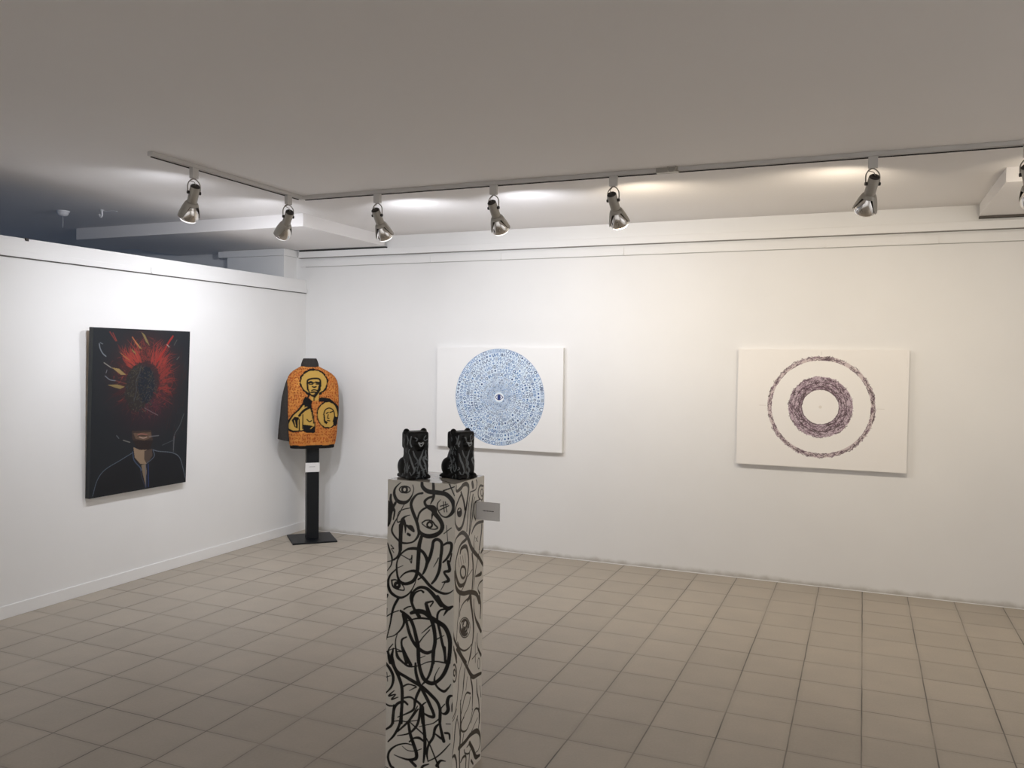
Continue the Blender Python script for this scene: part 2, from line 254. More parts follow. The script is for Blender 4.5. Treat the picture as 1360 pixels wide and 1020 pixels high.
JACKET_ART=[["p","k",0,[124,1459,116,1446,117,1435,114,1422,113,1409,107,1396,97,1383,86,1375,82,1368,68,1365,63,1347,47,1345,38,1337,21,1348,9,1332,-4,1339,-19,1338,-32,1344,-45,1338,-54,1344,-73,1350,-78,1357,-86,1370,-105,1380,-106,1391,-109,1397,-118,1411,-127,1424,-132,1435,-134,1445,-127,1458,-136,1471,-124,1484,-130,1496,-130,1508,-123,1515,-105,1532,-100,1535,-97,1546,-84,1559,-73,1565,-60,1566,-44,1580,-32,1584,-20,1581,-6,1587,8,1580,21,1572,37,1575,44,1571,58,1564,75,1555,86,1550,85,1545,102,1535,103,1516,120,1510,112,1498,127,1486,128,1471]],["p","o",0,[110,1461,110,1450,107,1439,102,1428,99,1418,96,1408,86,1398,79,1388,74,1382,65,1378,53,1372,42,1367,30,1359,19,1361,7,1357,-4,1358,-17,1356,-28,1358,-41,1360,-50,1363,-64,1369,-74,1376,-81,1383,-89,1389,-97,1396,-104,1410,-108,1417,-113,1429,-114,1439,-122,1449,-121,1461,-121,1471,-115,1482,-112,1492,-113,1503,-104,1512,-96,1522,-92,1532,-81,1536,-74,1544,-63,1548,-53,1556,-41,1560,-29,1564,-18,1562,-6,1562,7,1567,18,1564,30,1563,40,1561,53,1550,64,1548,73,1540,78,1534,88,1522,93,1516,99,1504,105,1495,109,1482,110,1472]],["p","o",0,[-47,1392,43,1392,33,1294,-31,1295]],["l","k",15.2,[-61,1392,-65,1456,-53,1483,0,1494,48,1484,54,1424]],["p","k",0,[51,1484,56,1392,28,1348,6,1321,-10,1349,24,1381,35,1424,43,1446]],["l","k",18.2,[-51,1454,-32,1461,-15,1452]],["l","k",9.1,[-48,1441,-17,1441]],["l","k",18.2,[11,1459,39,1454]],["l","k",9.1,[15,1443,37,1441]],["l","k",12.1,[-19,1420,-2,1413,13,1420]],["l","k",10.6,[-27,1385,-5,1392,22,1385]],["l","k",13.6,[-31,1368,-5,1370,20,1366]],["l","k",12.1,[-61,1403,-47,1365,-31,1340]],["l","k",18.2,[-26,1340,-4,1331]],["l","k",15.2,[-1,1327,-5,1294]],["p","k",0,[-104,1295,-86,1327,-57,1322,-20,1286,-36,1239,-83,1252,-109,1247]],["l","k",15.2,[-73,1370,-54,1340,-60,1322]],["p","k",0,[234,1162,230,1146,234,1128,222,1115,216,1100,209,1086,206,1075,196,1062,181,1053,171,1047,158,1038,146,1040,133,1032,119,1038,106,1033,91,1040,78,1044,69,1059,56,1065,48,1079,40,1089,34,1104,26,1116,21,1133,21,1149,21,1164,19,1180,21,1196,23,1212,29,1227,39,1240,48,1252,57,1262,69,1270,76,1277,90,1287,104,1289,117,1287,131,1288,144,1285,156,1285,169,1283,183,1271,195,1259,207,1253,214,1238,223,1225,227,1211,231,1193,233,1177]],["p","k",0,[38,1316,65,1324,140,1310,227,1238,239,1162,184,1250,76,1283,35,1283]],["p","o",0,[219,1160,218,1145,214,1131,212,1118,203,1104,200,1093,193,1079,181,1071,171,1063,162,1053,152,1048,141,1045,129,1048,118,1048,106,1048,95,1049,84,1060,75,1064,64,1072,57,1082,49,1094,41,1108,38,1120,33,1134,31,1148,28,1162,31,1176,33,1190,34,1204,40,1217,46,1229,56,1241,62,1252,72,1256,83,1264,93,1273,105,1275,117,1276,128,1277,139,1276,150,1268,162,1265,172,1260,181,1251,190,1241,198,1227,203,1217,208,1202,213,1188,216,1174]],["l","k",10.6,[82,1164,98,1207,135,1223,173,1201,187,1151,174,1097]],["p","k",0,[80,1164,93,1164,98,1109,125,1092,109,1074,86,1093]],["l","k",10.6,[107,1174,125,1183]],["l","k",10.6,[141,1182,168,1190]],["l","k",9.1,[125,1163,120,1133,133,1128]],["l","k",9.1,[118,1109,142,1104]],["p","k",0,[174,1108,190,1146,215,1135,220,1074,196,1051,174,1070]],["p","k",0,[-239,1056,-224,1114,-193,1167,-146,1215,-110,1268,-36,1279,-14,1197,13,1056,3,997,-71,999,-98,1015,-187,1001,-229,1023]],["p","o",0,[-227,1059,-210,1109,-182,1159,-135,1204,-99,1252,-46,1241,-28,1181,-4,1062,-13,1024,-93,1031,-108,1024,-182,1019,-216,1034]],["p","k",0,[-94,1268,-36,1268,-39,1230,-88,1230]],["l","o",9.7,[-78,1233,-46,1228]],["l","k",21.2,[-135,1156,-93,1204,-36,1235]],["l","o",6.5,[-114,1166,-78,1193]],["p","k",0,[-198,1114,-175,1146,-135,1140,-145,1113,-147,1038,-174,1054]],["l","o",5.4,[-175,1113,-164,1060]],["p","k",0,[-100,1075,-29,1066,3,1051,1,1005,-61,1004,-98,1026]],["l","o",6.5,[-34,1036,-19,1051]],["l","k",9.1,[-104,1166,-103,1037]],["l","k",9.1,[-67,1122,-45,1101,-24,1111]],["l","k",10.6,[-135,1124,-132,1027]]]
BURST_ART=[["p","16181d",0,[33,-2,64,124,127,190,258,244,368,296,557,292,747,251,826,206,868,112,898,0]],["p","3a2d28",0,[355,451,535,441,555,364,520,310,457,298,393,335,360,395]],["p","5e4a3c",0,[370,433,531,427,540,387,473,371,392,389]],["p","241b1a",0,[366,380,555,364,529,301,457,291,397,328]],["p","8a7560",0,[373,329,430,304,520,295,549,301,550,249,501,190,441,196,387,252]],["p","4a3d36",0,[475,292,549,301,554,246,501,190,476,228]],["p","7a6a58",0,[450,188,490,191,502,140,498,19,467,115]],["l","8a5a52",8,[409,416,444,422,499,409]],["l","a0887a",8,[424,401,463,389,496,395]],["l","120e0e",6,[409,409,454,407,503,402]],["l","5d6878",5,[368,289,258,244,127,190,64,124,28,16]],["l","6d7480",5,[557,292,613,275,747,251,826,206,868,112,893,34]],["l","4a5a78",6,[368,296,382,231,442,168,452,146]],["l","5a6270",6,[557,292,571,240,501,194]],["l","4a5a78",6,[492,184,500,12]],["l","3a4a80",7,[515,188,523,16]],["l","3a3a50",5,[442,161,462,88,494,13]],["p","867149",0,[163,919,226,910,292,864,241,867]],["p","796843",0,[134,795,209,798,281,779,240,764,192,776]],["p","726341",0,[416,1182,453,1159,501,1079,463,1108]],["p","816641",0,[328,1141,373,1106,432,1052,401,1063]],["p","8d5436",0,[219,1033,271,1005,328,968,289,980]],["p","766e67",0,[91,953,146,929,175,908]],["p","79623c",0,[331,1056,366,1031,376,1013,340,1037]],["l","7a2c26",8,[139,1172,191,1110]],["l","8a2420",16,[723,1157,679,1104,614,1006,568,962]],["l","5a5a58",5,[766,1131,738,1090]],["l","a09a90",6,[666,1092,689,1074]],["l","6a6a68",5,[793,999,770,979]],["l","70757c",7,[52,1087,61,1053,83,1019,111,998]],["l","70757c",5,[60,1094,81,1085]],["l","8d8880",6,[96,953,155,919]],["l","6e7078",6,[107,860,149,832,200,824]],["l","7a7880",5,[115,881,122,901]],["l","50525a",3,[423,933,411,876,381,819,386,748,367,677]],["l","6f5a60",5,[467,615,531,583,597,553]],["l","6e2a2a",5,[546,728,738,631]],["l","8a8680",6,[279,388,340,368]],["l","6d6c70",6,[517,396,610,396]],["l","70727a",5,[219,427,240,405]],["l","4a4c50",8,[859,549,820,461,763,376,762,257]],["l","66666a",5,[767,376,762,272]],["l","4a4c52",6,[649,319,754,347]],["l","6a3a34",6,[200,824,294,800]],["l","8a352c",6,[165,1166,200,1110]],["l","b5603a",6,[337,1142,392,1078]],["l","6a2522",7,[616,932,712,939]],["l","401a1a",8,[660,694,775,719]]]
EYE_GLINTS=[[45.1,1100.7,5.7,4.9],[33.1,1099.8,4.0,4.2],[106.7,627.6,11.8,10.9],[75.2,631.5,6.6,12.2],[137.1,591.4,6.0,11.0]]


# ------------------------------------------------------------------ dimensions
CAM = (5.00433, -6.68474, 1.70)
F_PX, YAW, PITCH, ROLL = 1105.544, -0.399256, -0.030686, 0.013158
ZC = 2.8204                                   # ceiling
X_R, Y_F, X_L = 8.6, -9.6, -6.2               # far ends of the rooms

# ------------------------------------------------------------------ materials
M_wall = mat('white_wall_paint', (233, 232, 230), 0.65, spec=0.3, noise=0.03, nscale=1.3, bump=0.08, bscale=45)
def foot_tone(m, z0=0.05):  # mixes in a darker brown, broken by noise, towards the floor
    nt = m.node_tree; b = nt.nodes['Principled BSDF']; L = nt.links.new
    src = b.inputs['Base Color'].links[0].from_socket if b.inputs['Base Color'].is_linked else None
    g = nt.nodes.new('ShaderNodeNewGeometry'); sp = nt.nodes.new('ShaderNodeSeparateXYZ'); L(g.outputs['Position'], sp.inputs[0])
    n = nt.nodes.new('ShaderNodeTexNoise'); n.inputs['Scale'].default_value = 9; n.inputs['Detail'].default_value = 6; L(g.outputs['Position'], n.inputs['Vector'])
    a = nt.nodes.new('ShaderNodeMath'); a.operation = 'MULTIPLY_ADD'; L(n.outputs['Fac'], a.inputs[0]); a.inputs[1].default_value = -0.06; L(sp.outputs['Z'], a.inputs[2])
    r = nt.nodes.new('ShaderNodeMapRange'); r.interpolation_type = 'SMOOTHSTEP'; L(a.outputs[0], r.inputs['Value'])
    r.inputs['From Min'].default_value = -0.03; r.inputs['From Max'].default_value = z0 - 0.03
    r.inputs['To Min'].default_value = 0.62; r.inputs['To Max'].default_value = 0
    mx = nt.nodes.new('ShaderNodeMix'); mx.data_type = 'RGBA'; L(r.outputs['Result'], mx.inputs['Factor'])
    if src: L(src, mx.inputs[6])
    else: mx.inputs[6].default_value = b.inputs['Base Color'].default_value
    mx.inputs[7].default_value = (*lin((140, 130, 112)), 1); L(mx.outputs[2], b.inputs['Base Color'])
foot_tone(M_wall)
M_trim = mat('white_trim_paint', (233, 232, 230), 0.5, spec=0.35)
M_ceil = mat('ceiling_paint', (236, 233, 231), 0.85, spec=0.15, noise=0.02, nscale=0.8, bump=0.15, bscale=120)
M_track = mat('track_white_enamel', (205, 202, 198), 0.4)
M_slot = mat('track_slot_dark', (40, 36, 34), 0.7)
M_lampbody = mat('lamp_grey_enamel', (168, 163, 154), 0.42, metal=0.3, noise=0.04, nscale=30)
M_lampdark = mat('lamp_dark_plastic', (48, 44, 42), 0.5)
M_chrome = mat('bulb_mirror_chrome', (215, 212, 208), 0.12, metal=1.0)
M_black = mat('black_powder_coat', (17, 20, 24), 0.4, spec=0.3, noise=0.1, nscale=20)
M_card = mat('white_card', (224, 222, 220), 0.55)
M_ink = mat('grey_card_ink', (150, 150, 152), 0.7)
M_paint = mat('canvas_paint', (200, 200, 200), 0.6, spec=0.3, attr='paint', bump=0.1, bscale=900)
M_darkpaint = mat('dark_canvas_paint', (30, 30, 30), 0.5, spec=0.3, attr='paint', bump=0.2, bscale=220)
M_ped = mat('painted_pedestal_gloss', (160, 155, 145), 0.13, spec=0.5, attr='paint', noise=0.04, nscale=7)
M_cloth = mat('printed_jacket_cloth', (200, 130, 60), 0.85, spec=0.15, attr='paint', bump=0.3, bscale=500)
M_sleeve = mat('charcoal_cloth', (58, 55, 53), 0.9, spec=0.15, noise=0.15, nscale=60, bump=0.3, bscale=500)
M_hem = mat('black_rib_cloth', (26, 25, 25), 0.9, spec=0.15, bump=0.3, bscale=300)
M_wood = mat('pine_stretcher_wood', (190, 160, 120), 0.7, noise=0.2, nscale=12)
M_white = mat('white_plastic', (225, 225, 228), 0.45)
M_cat = mat('black_lacquer_sculpture', (13, 13, 14), 0.45, spec=0.3, noise=0.3, nscale=40, bump=0.25, bscale=120)
M_catline = mat('grey_brush_line', (112, 117, 120), 0.5, noise=0.25, nscale=80)
M_catnose = mat('pale_nose_paint', (165, 170, 172), 0.5)

def floor_material():
    m = bpy.data.materials.new('ceramic_floor_tiles'); m.use_nodes = True
    nt = m.node_tree; b = nt.nodes['Principled BSDF']
    L = nt.links.new
    def math_(op, a, bb=None, c=None):
        n = nt.nodes.new('ShaderNodeMath'); n.operation = op
        for i, v in enumerate((a, bb, c)):
            if v is None: continue
            if isinstance(v, (int, float)): n.inputs[i].default_value = v
            else: L(v, n.inputs[i])
        return n.outputs[0]
    g = nt.nodes.new('ShaderNodeNewGeometry')
    sp = nt.nodes.new('ShaderNodeSeparateXYZ'); L(g.outputs['Position'], sp.inputs[0])
    # a little waviness so that the joints are not ruled lines
    wob = nt.nodes.new('ShaderNodeTexNoise'); wob.inputs['Scale'].default_value = 4; L(g.outputs['Position'], wob.inputs['Vector'])
    w = math_('MULTIPLY', math_('SUBTRACT', wob.outputs['Fac'], 0.5), 0.006)
    u = math_('DIVIDE', math_('ADD', math_('SUBTRACT', sp.outputs['X'], TX0), w), TX)
    v = math_('DIVIDE', math_('ADD', math_('SUBTRACT', sp.outputs['Y'], TY0), w), TY)
    def edge(t, size):                       # distance (m) to nearest joint
        fr = math_('FRACT', t)
        return math_('MULTIPLY', math_('MINIMUM', fr, math_('SUBTRACT', 1.0, fr)), size)
    eu, ev = edge(u, TX), edge(v, TY)
    def line(e, half):
        r = nt.nodes.new('ShaderNodeMapRange'); r.interpolation_type = 'SMOOTHSTEP'
        r.inputs['From Min'].default_value = half * 0.55; r.inputs['From Max'].default_value = half * 1.5
        r.inputs['To Min'].default_value = 1; r.inputs['To Max'].default_value = 0
        L(e, r.inputs['Value']); return r.outputs['Result']
    brk = nt.nodes.new('ShaderNodeTexNoise'); brk.inputs['Scale'].default_value = 1.7; brk.inputs['Detail'].default_value = 3
    L(g.outputs['Position'], brk.inputs['Vector'])
    br = nt.nodes.new('ShaderNodeMapRange'); L(brk.outputs['Fac'], br.inputs['Value'])
    br.inputs['From Min'].default_value = 0.35; br.inputs['From Max'].default_value = 0.62
    br.inputs['To Min'].default_value = 0.35; br.inputs['To Max'].default_value = 1
    gu, gv = line(eu, 0.0028), math_('MULTIPLY', line(ev, 0.0022), 0.85)
    grout = math_('MULTIPLY', math_('MAXIMUM', gu, gv), br.outputs['Result'])
    cell = nt.nodes.new('ShaderNodeCombineXYZ')
    L(math_('FLOOR', u), cell.inputs[0]); L(math_('FLOOR', v), cell.inputs[1])
    wn = nt.nodes.new('ShaderNodeTexWhiteNoise'); wn.noise_dimensions = '2D'; L(cell.outputs[0], wn.inputs['Vector'])
    mot = nt.nodes.new('ShaderNodeTexNoise'); mot.inputs['Scale'].default_value = 5; mot.inputs['Detail'].default_value = 6
    L(g.outputs['Position'], mot.inputs['Vector'])
    fine = nt.nodes.new('ShaderNodeTexNoise'); fine.inputs['Scale'].default_value = 90; fine.inputs['Detail'].default_value = 3
    L(g.outputs['Position'], fine.inputs['Vector'])
    k = math_('ADD', math_('MULTIPLY', math_('SUBTRACT', wn.outputs['Value'], 0.5), 0.09),
              math_('ADD', math_('MULTIPLY', math_('SUBTRACT', mot.outputs['Fac'], 0.5), 0.28), math_('MULTIPLY', math_('SUBTRACT', fine.outputs['Fac'], 0.5), 0.16)))
    # worn tile rims: a slightly darker, dirtier edge beside the joints
    rim = nt.nodes.new('ShaderNodeMapRange'); L(math_('MINIMUM', eu, ev), rim.inputs['Value'])
    rim.inputs['From Max'].default_value = 0.03; rim.inputs['To Min'].default_value = -0.10; rim.inputs['To Max'].default_value = 0.0
    k = math_('ADD', math_('ADD', k, rim.outputs['Result']), 1.0)
    mx = nt.nodes.new('ShaderNodeMix'); mx.data_type = 'RGBA'; mx.blend_type = 'MULTIPLY'; mx.inputs['Factor'].default_value = 1
    mx.inputs[6].default_value = (*TILE_RGB, 1); L(k, mx.inputs[7])
    m2 = nt.nodes.new('ShaderNodeMix'); m2.data_type = 'RGBA'; L(grout, m2.inputs['Factor'])
    L(mx.outputs[2], m2.inputs[6]); m2.inputs[7].default_value = (*[c * 0.22 for c in TILE_RGB], 1)
    L(m2.outputs[2], b.inputs['Base Color'])
    rr = nt.nodes.new('ShaderNodeMapRange'); L(mot.outputs['Fac'], rr.inputs['Value'])
    rr.inputs['To Min'].default_value = 0.42; rr.inputs['To Max'].default_value = 0.6
    L(rr.outputs['Result'], b.inputs['Roughness'])
    b.inputs['Specular IOR Level'].default_value = 0.45
    bp = nt.nodes.new('ShaderNodeBump'); bp.inputs['Strength'].default_value = 0.5; bp.inputs['Distance'].default_value = 0.002
    L(math_('SUBTRACT', math_('MULTIPLY', mot.outputs['Fac'], 0.4), grout), bp.inputs['Height']); L(bp.outputs['Normal'], b.inputs['Normal'])
    return m
TX0, TX, TY0, TY = 5.0358, 0.30273, -0.5229, 0.29757
TILE_RGB = lin((171, 161, 147))
M_floor = floor_material()

# ------------------------------------------------------------------ the room
T = 0.12
ST = 'structure'
obj('floor', box(X_L, X_R, Y_F, 0.3, -0.1, 0.0), M_floor, kind=ST)
obj('ceiling', box(X_L, X_R, Y_F, 0.3, ZC, ZC + 0.1), M_ceil, kind=ST)
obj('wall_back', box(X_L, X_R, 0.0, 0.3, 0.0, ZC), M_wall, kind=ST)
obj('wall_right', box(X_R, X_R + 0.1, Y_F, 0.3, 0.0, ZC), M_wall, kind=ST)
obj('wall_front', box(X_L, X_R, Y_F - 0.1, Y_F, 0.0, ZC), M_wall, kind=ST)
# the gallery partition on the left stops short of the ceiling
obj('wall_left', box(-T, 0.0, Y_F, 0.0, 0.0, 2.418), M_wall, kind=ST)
bm = bmesh.new()                              # cap board and face board along its top
add_box(bm, -T - 0.012, 0.012, Y_F, -0.004, 2.318, 2.419, 0.002)
add_box(bm, -T - 0.006, 0.006, Y_F, -0.004, 2.419, 2.431, 0.001)
add_box(bm, 0.0, 0.018, Y_F, -0.004, 2.307, 2.345, 0.002)
obj('trim_1', bm, M_trim, kind=ST)
M_gap = mat('shadow_gap_strip', (92, 90, 88), .8); M_gap2 = mat('rail_groove_shade', (165, 163, 158), .8); M_gap3 = mat('fascia_shadow_strip', (142, 139, 134), .8)  # strip colours stand in for shade in the rail gaps and under the fascia
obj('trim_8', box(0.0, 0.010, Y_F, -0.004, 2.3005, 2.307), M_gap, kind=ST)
bm = bmesh.new()
add_box(bm, 0.0, 0.012, Y_F, -0.004, 0.0, 0.084, 0.004)
obj('baseboard_left', bm, M_trim, kind=ST)
# picture rail board and fascia on the back wall
bm = bmesh.new()
add_box(bm, -0.06, X_R, -0.012, 0.0, 2.560, 2.628, 0.002)
obj('trim_2', bm, M_trim, kind=ST)
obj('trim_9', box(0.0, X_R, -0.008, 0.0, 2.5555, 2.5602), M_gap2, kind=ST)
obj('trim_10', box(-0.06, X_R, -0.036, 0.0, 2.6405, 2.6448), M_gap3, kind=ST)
bm = bmesh.new()
add_box(bm, -0.06, X_R, -0.040, 0.0, 2.645, 2.703, 0.002)
obj('trim_3', bm, M_trim, kind=ST)
# joint bead where the back wall meets the tiles
obj('trim_4', box(0.0, X_R, -0.007, 0.0, 0.0, 0.006, 0.002), M_trim, kind=ST)
# dropped soffits: one over the left rear corner, one at the right
obj('trim_5', box(-1.57, 0.915, -1.265, -0.05, 2.7195, ZC, 0.002), M_ceil, kind=ST)
obj('trim_6', box(5.722, X_R, -1.222, -0.05, 2.7355, ZC, 0.002), M_ceil, kind=ST)
obj('trim_11', box(-.06, 0.912, -.030, 0, 2.703, 2.7195), mat('soffit_gap_shade', (58, 56, 54), .9), kind=ST)  # dark strip coloured as the shade in the gap under the left soffit
obj('trim_12', box(5.724, X_R, -.046, 0, 2.7215, 2.7355), mat('soffit_gap_shade_brown', (96, 90, 84), .9), kind=ST)  # gap shade under the right soffit, put in as a brown strip
# pier behind the partition, with its moulded cap
bm = bmesh.new()
add_box(bm, -0.80, -0.115, -0.19, 0.0, 0.0, 2.66)
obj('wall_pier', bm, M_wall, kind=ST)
bm = bmesh.new()
add_box(bm, -0.885, -0.085, -0.225, 0.0, 2.652, 2.712, 0.004)
add_box(bm, -0.84, -0.10, -0.20, 0.0, 2.712, 2.7195, 0.001)
obj('trim_7', bm, M_trim, kind=ST)

# ------------------------------------------------------------------ paintings
def canvas_thing(name, label, loc, rot, w, h, depth, cv, m, edge_col, group=None):
    """local frame: x along the width, -y out of the wall, z up, origin at bottom centre of the back"""
    t = thing(name, label, 'painting', loc, 0, group)
    t.rotation_euler = rot
    L = [grid_patch(cv, (-w / 2, -depth, 0), (1, 0, 0), (0, 0, 1))]
    x0, x1, a, b, z1 = -w / 2, w / 2, -depth, -0.0004, h
    L.append(quad((x0, b, 0), (x0, a, 0), (x0, a, z1), (x0, b, z1), edge_col))
    L.append(quad((x1, a, 0), (x1, b, 0), (x1, b, z1), (x1, a, z1), edge_col))
    L.append(quad((x0, a, z1), (x1, a, z1), (x1, b, z1), (x0, b, z1), edge_col))
    L.append(quad((x0, b, 0), (x1, b, 0), (x1, a, 0), (x0, a, 0), edge_col))
    V, Q, C = join_patches(L)
    raw_mesh('canvas', V, Q, C, m, t)
    bm = bmesh.new(); k = 0.045
    add_box(bm, x0 + .002, x0 + k, -depth + .003, -.0012, .002, h - .002)
    add_box(bm, x1 - k, x1 - .002, -depth + .003, -.0012, .002, h - .002)
    add_box(bm, x0 + k, x1 - k, -depth + .003, -.0012, .002, k)
    add_box(bm, x0 + k, x1 - k, -depth + .003, -.0012, h - k, h - .002)
    obj('stretcher_frame', bm, M_wood, t)
    return t

# --- dark burst portrait on the left wall
def burst_canvas():
    cv = Canvas(0.90, 1.20, 0.003, (27, 31, 36))
    rg = np.random.RandomState(5)
    cx, cy = 0.465, 0.815
    n = rg.rand(cv.ny // 6 + 2, cv.nx // 6 + 2)
    n = np.kron(n, np.ones((6, 6)))[:cv.ny, :cv.nx]
    # soft maroon bloom of pigment
    X, Y = cv.X - cx, cv.Y - cy
    r = np.hypot(X / 1.0, Y / 1.05); th = np.arctan2(Y, X)
    bloom = np.exp(-((r - 0.20) / 0.13) ** 2) * (0.55 + 0.35 * np.cos(th - 1.1)) * (0.8 + 0.4 * n)
    bloom = np.clip(bloom, 0, 1)[..., None]
    cv.a = cv.a * (1 - bloom * 0.6) + np.array(lin((74, 34, 33))) * bloom * 0.6
    low = np.exp(-((X - 0.02) / 0.2) ** 2 - ((Y + 0.25) / 0.13) ** 2)[..., None] * 0.6
    cv.a = cv.a * (1 - low) + np.array(lin((44, 27, 36))) * low
    reds = [lin(c) for c in ('803029', '6e2926', '572422', '883a2f', '472221', '352020', '5e372e')]
    for k in range(1500):                       # hair-like dabs circling the dark centre
        t = rg.uniform(0, 2 * PI)
        w_ = 0.5 + 0.5 * math.cos(t - 0.95)
        if rg.rand() > 0.25 + 0.75 * w_: continue
        R = 0.13 + abs(rg.normal(0, 0.065)) + 0.02 * rg.rand()
        L_ = rg.uniform(0.015, 0.06)
        ang = t + rg.normal(0, 0.5) + (PI / 2 if rg.rand() < 0.35 else 0)
        x, y = cx + R * math.cos(t), cy + R * 1.08 * math.sin(t)
        c = reds[rg.randint(0, 4) if rg.rand() < w_ * 0.9 else rg.randint(2, 7)]
        b = (x + L_ * math.cos(ang), y + L_ * math.sin(ang), 0.001)
        cv.seg((x, y, rg.uniform(0.002, 0.007)), b, c, rg.uniform(0.3, 0.75))
    for t0, t1, n_, col in ((1.75, 2.5, 46, '8e352c'), (0.55, 1.25, 46, '86302a'), (-0.4, 0.5, 40, '762a26'), (2.5, 4.4, 55, '3d1d20'), (-1.6, -0.5, 40, '43202a')):
        for k in range(n_):                     # long radiating streaks
            t = rg.uniform(t0, t1); R0 = rg.uniform(0.14, 0.22); R1 = R0 + rg.uniform(0.04, 0.16)
            cv.stroke([(cx + R0 * math.cos(t), cy + R0 * math.sin(t), 0.008),
                       (cx + (R0 + R1) / 2 * math.cos(t + .05), cy + (R0 + R1) / 2 * math.sin(t + .05), 0.005),
                       (cx + R1 * math.cos(t + rg.normal(0, .1)), cy + R1 * math.sin(t + rg.normal(0, .1)), 0.001)], lin(col), op=0.6)
    def el(x, y, rx, ry, c, jit=0.0, n=40):
        cv.poly([(x + rx * math.cos(a) * (1 + rg.normal(0, jit)), y + ry * math.sin(a) * (1 + rg.normal(0, jit))) for a in np.linspace(0, 2 * PI, n)], lin(c))
    el(0.395, 0.765, 0.115, 0.170, (38, 34, 32), 0.06)
    el(0.478, 0.790, 0.078, 0.135, (22, 27, 36), 0.04)
    for k in range(420):                        # speckle in the dark centre
        a = rg.uniform(0, 2 * PI); q = math.sqrt(rg.rand())
        x, y = 0.43 + 0.15 * q * math.cos(a), 0.765 + 0.18 * q * math.sin(a)
        c = lin([(64, 58, 44), (48, 52, 62), (30, 30, 36), (80, 74, 62)][rg.randint(0, 4)])
        cv.seg((x, y, 0.005), (x + rg.normal(0, .008), y + rg.normal(0, .008), 0.003), c, 0.7)
    for k in range(60):
        x, y = rg.uniform(0.66, 0.86), rg.uniform(0.35, 1.0)
        cv.seg((x, y, 0.006), (x + rg.uniform(.0, .03), y + rg.uniform(.03, .12), 0.001), lin([(48, 26, 26), (38, 40, 44), (58, 30, 28)][rg.randint(0, 3)]), 0.6)
    for kind, c, w_, pts in BURST_ART:
        P = pairs(pts)
        if kind == 'p': cv.poly(P, lin(c))
        else: cv.stroke([(x, y, w_ * 0.001) for x, y in P], lin(c), op=0.7)
    return cv
tilt = math.radians(2.1)
canvas_thing('painting', 'tall black painting with a red feathered burst over a half-hidden face, on the left wall',
             (0.002, -2.045, 0.681), (tilt, 0, PI / 2), 0.90, 1.20, 0.038, burst_canvas(), M_darkpaint, (52, 55, 56))

# --- blue disc of signs around an eye
def blue_canvas():
    cv = Canvas(1.20, 0.89, 0.0025, (238, 237, 235))
    rg = np.random.RandomState(11)
    cx, cy, R = 0.612, 0.455, 0.4225
    cv.poly([(cx + R * math.cos(a), cy + R * math.sin(a)) for a in np.linspace(0, 2 * PI, 160)], lin((218, 230, 240)))
    inks = [lin(c) for c in ('2a5590', '34659f', '24487c', '5580b5', '3a689e', '1c3a6a')]
    def P(r, t): return (cx + r * math.cos(t), cy + r * math.sin(t))
    def ink(): return inks[rg.randint(0, len(inks))]
    r = R - 0.002
    cv.stroke([(*P(r, a), 0.003) for a in np.linspace(0, 2 * PI, 120)], inks[3], False)
    while r > 0.055:
        h = 0.034 if r > 0.2 else 0.022
        if r < 0.12: h = 0.014
        ri = r - h
        cv.stroke([(*P(ri, a), 0.0018) for a in np.linspace(0, 2 * PI, 100)], inks[3], False, 0.35)
        t = rg.uniform(0, 1); t_end = t + 2 * PI
        while t < t_end:
            rm = (r + ri) / 2; wd = rg.uniform(0.55, 1.15) * h; dt = wd / rm
            k = rg.randint(0, 11); c = ink(); lw = rg.uniform(0.0032, 0.0056) * (1 if h > .025 else .60 if h > .015 else .42)
            a, b = t + dt * .15, t + dt * .85; tm = (a + b) / 2
            lo, hi = ri + h * .15, r - h * .12
            def S(pts, sm=False): cv.stroke([(*P(q, s), lw) for q, s in pts], c, sm)
            if k in (0, 1): S([(rm + h * .3 * math.sin(u), tm + dt * .3 * math.cos(u)) for u in np.linspace(0, 2 * PI, 9)], True)
            elif k == 2: S([(lo, a), (hi, a), (hi, b), (lo, b), (lo, a)])
            elif k == 3: S([(lo, a), (hi, b)]); S([(hi, a), (lo, b)])
            elif k == 4: S([(lo, tm), (hi, tm)]); S([(rm, a), (rm, b)])
            elif k == 5: S([(lo, a), (hi, tm), (lo, b)])
            elif k == 6:
                for q in (.25, .5, .75): S([(ri + h * q, a), (ri + h * q, b)])
            elif k == 7: S([(lo, a), (hi, a), (lo, b), (hi, b)])
            elif k == 8: S([(hi, a), (rm, a), (lo, tm), (rm, b), (hi, b)], True)
            elif k == 9: cv.seg((*P(rm, tm), h * .5), (*P(rm, tm + .001), h * .5), c)
            else: S([(lo, a), (hi, a)]); S([(lo, tm), (hi, tm)]); S([(lo, b), (hi, b)])
            t += dt
        r = ri
    def lens(rx, ry, c):
        cv.poly([(cx - rx + 2 * rx * s, cy + ry * math.sin(PI * s)) for s in np.linspace(0, 1, 20)] +
                [(cx + rx - 2 * rx * s, cy - ry * math.sin(PI * s)) for s in np.linspace(0, 1, 20)], lin(c))
    cv.poly([(cx + .045 * math.cos(a), cy + .034 * math.sin(a)) for a in np.linspace(0, 2 * PI, 30)], lin((238, 240, 242)))
    lens(.041, .026, (34, 56, 108)); lens(.033, .019, (235, 238, 242))
    cv.poly([(cx + .016 * math.cos(a), cy + .021 * math.sin(a)) for a in np.linspace(0, 2 * PI, 24)], lin((36, 58, 118)))
    return cv
canvas_thing('painting', 'white canvas with a blue disc of tiny signs around a central eye',
             (2.068, -0.001, 0.905), (0, 0, 0), 1.20, 0.89, 0.04, blue_canvas(), M_paint, (228, 227, 225))

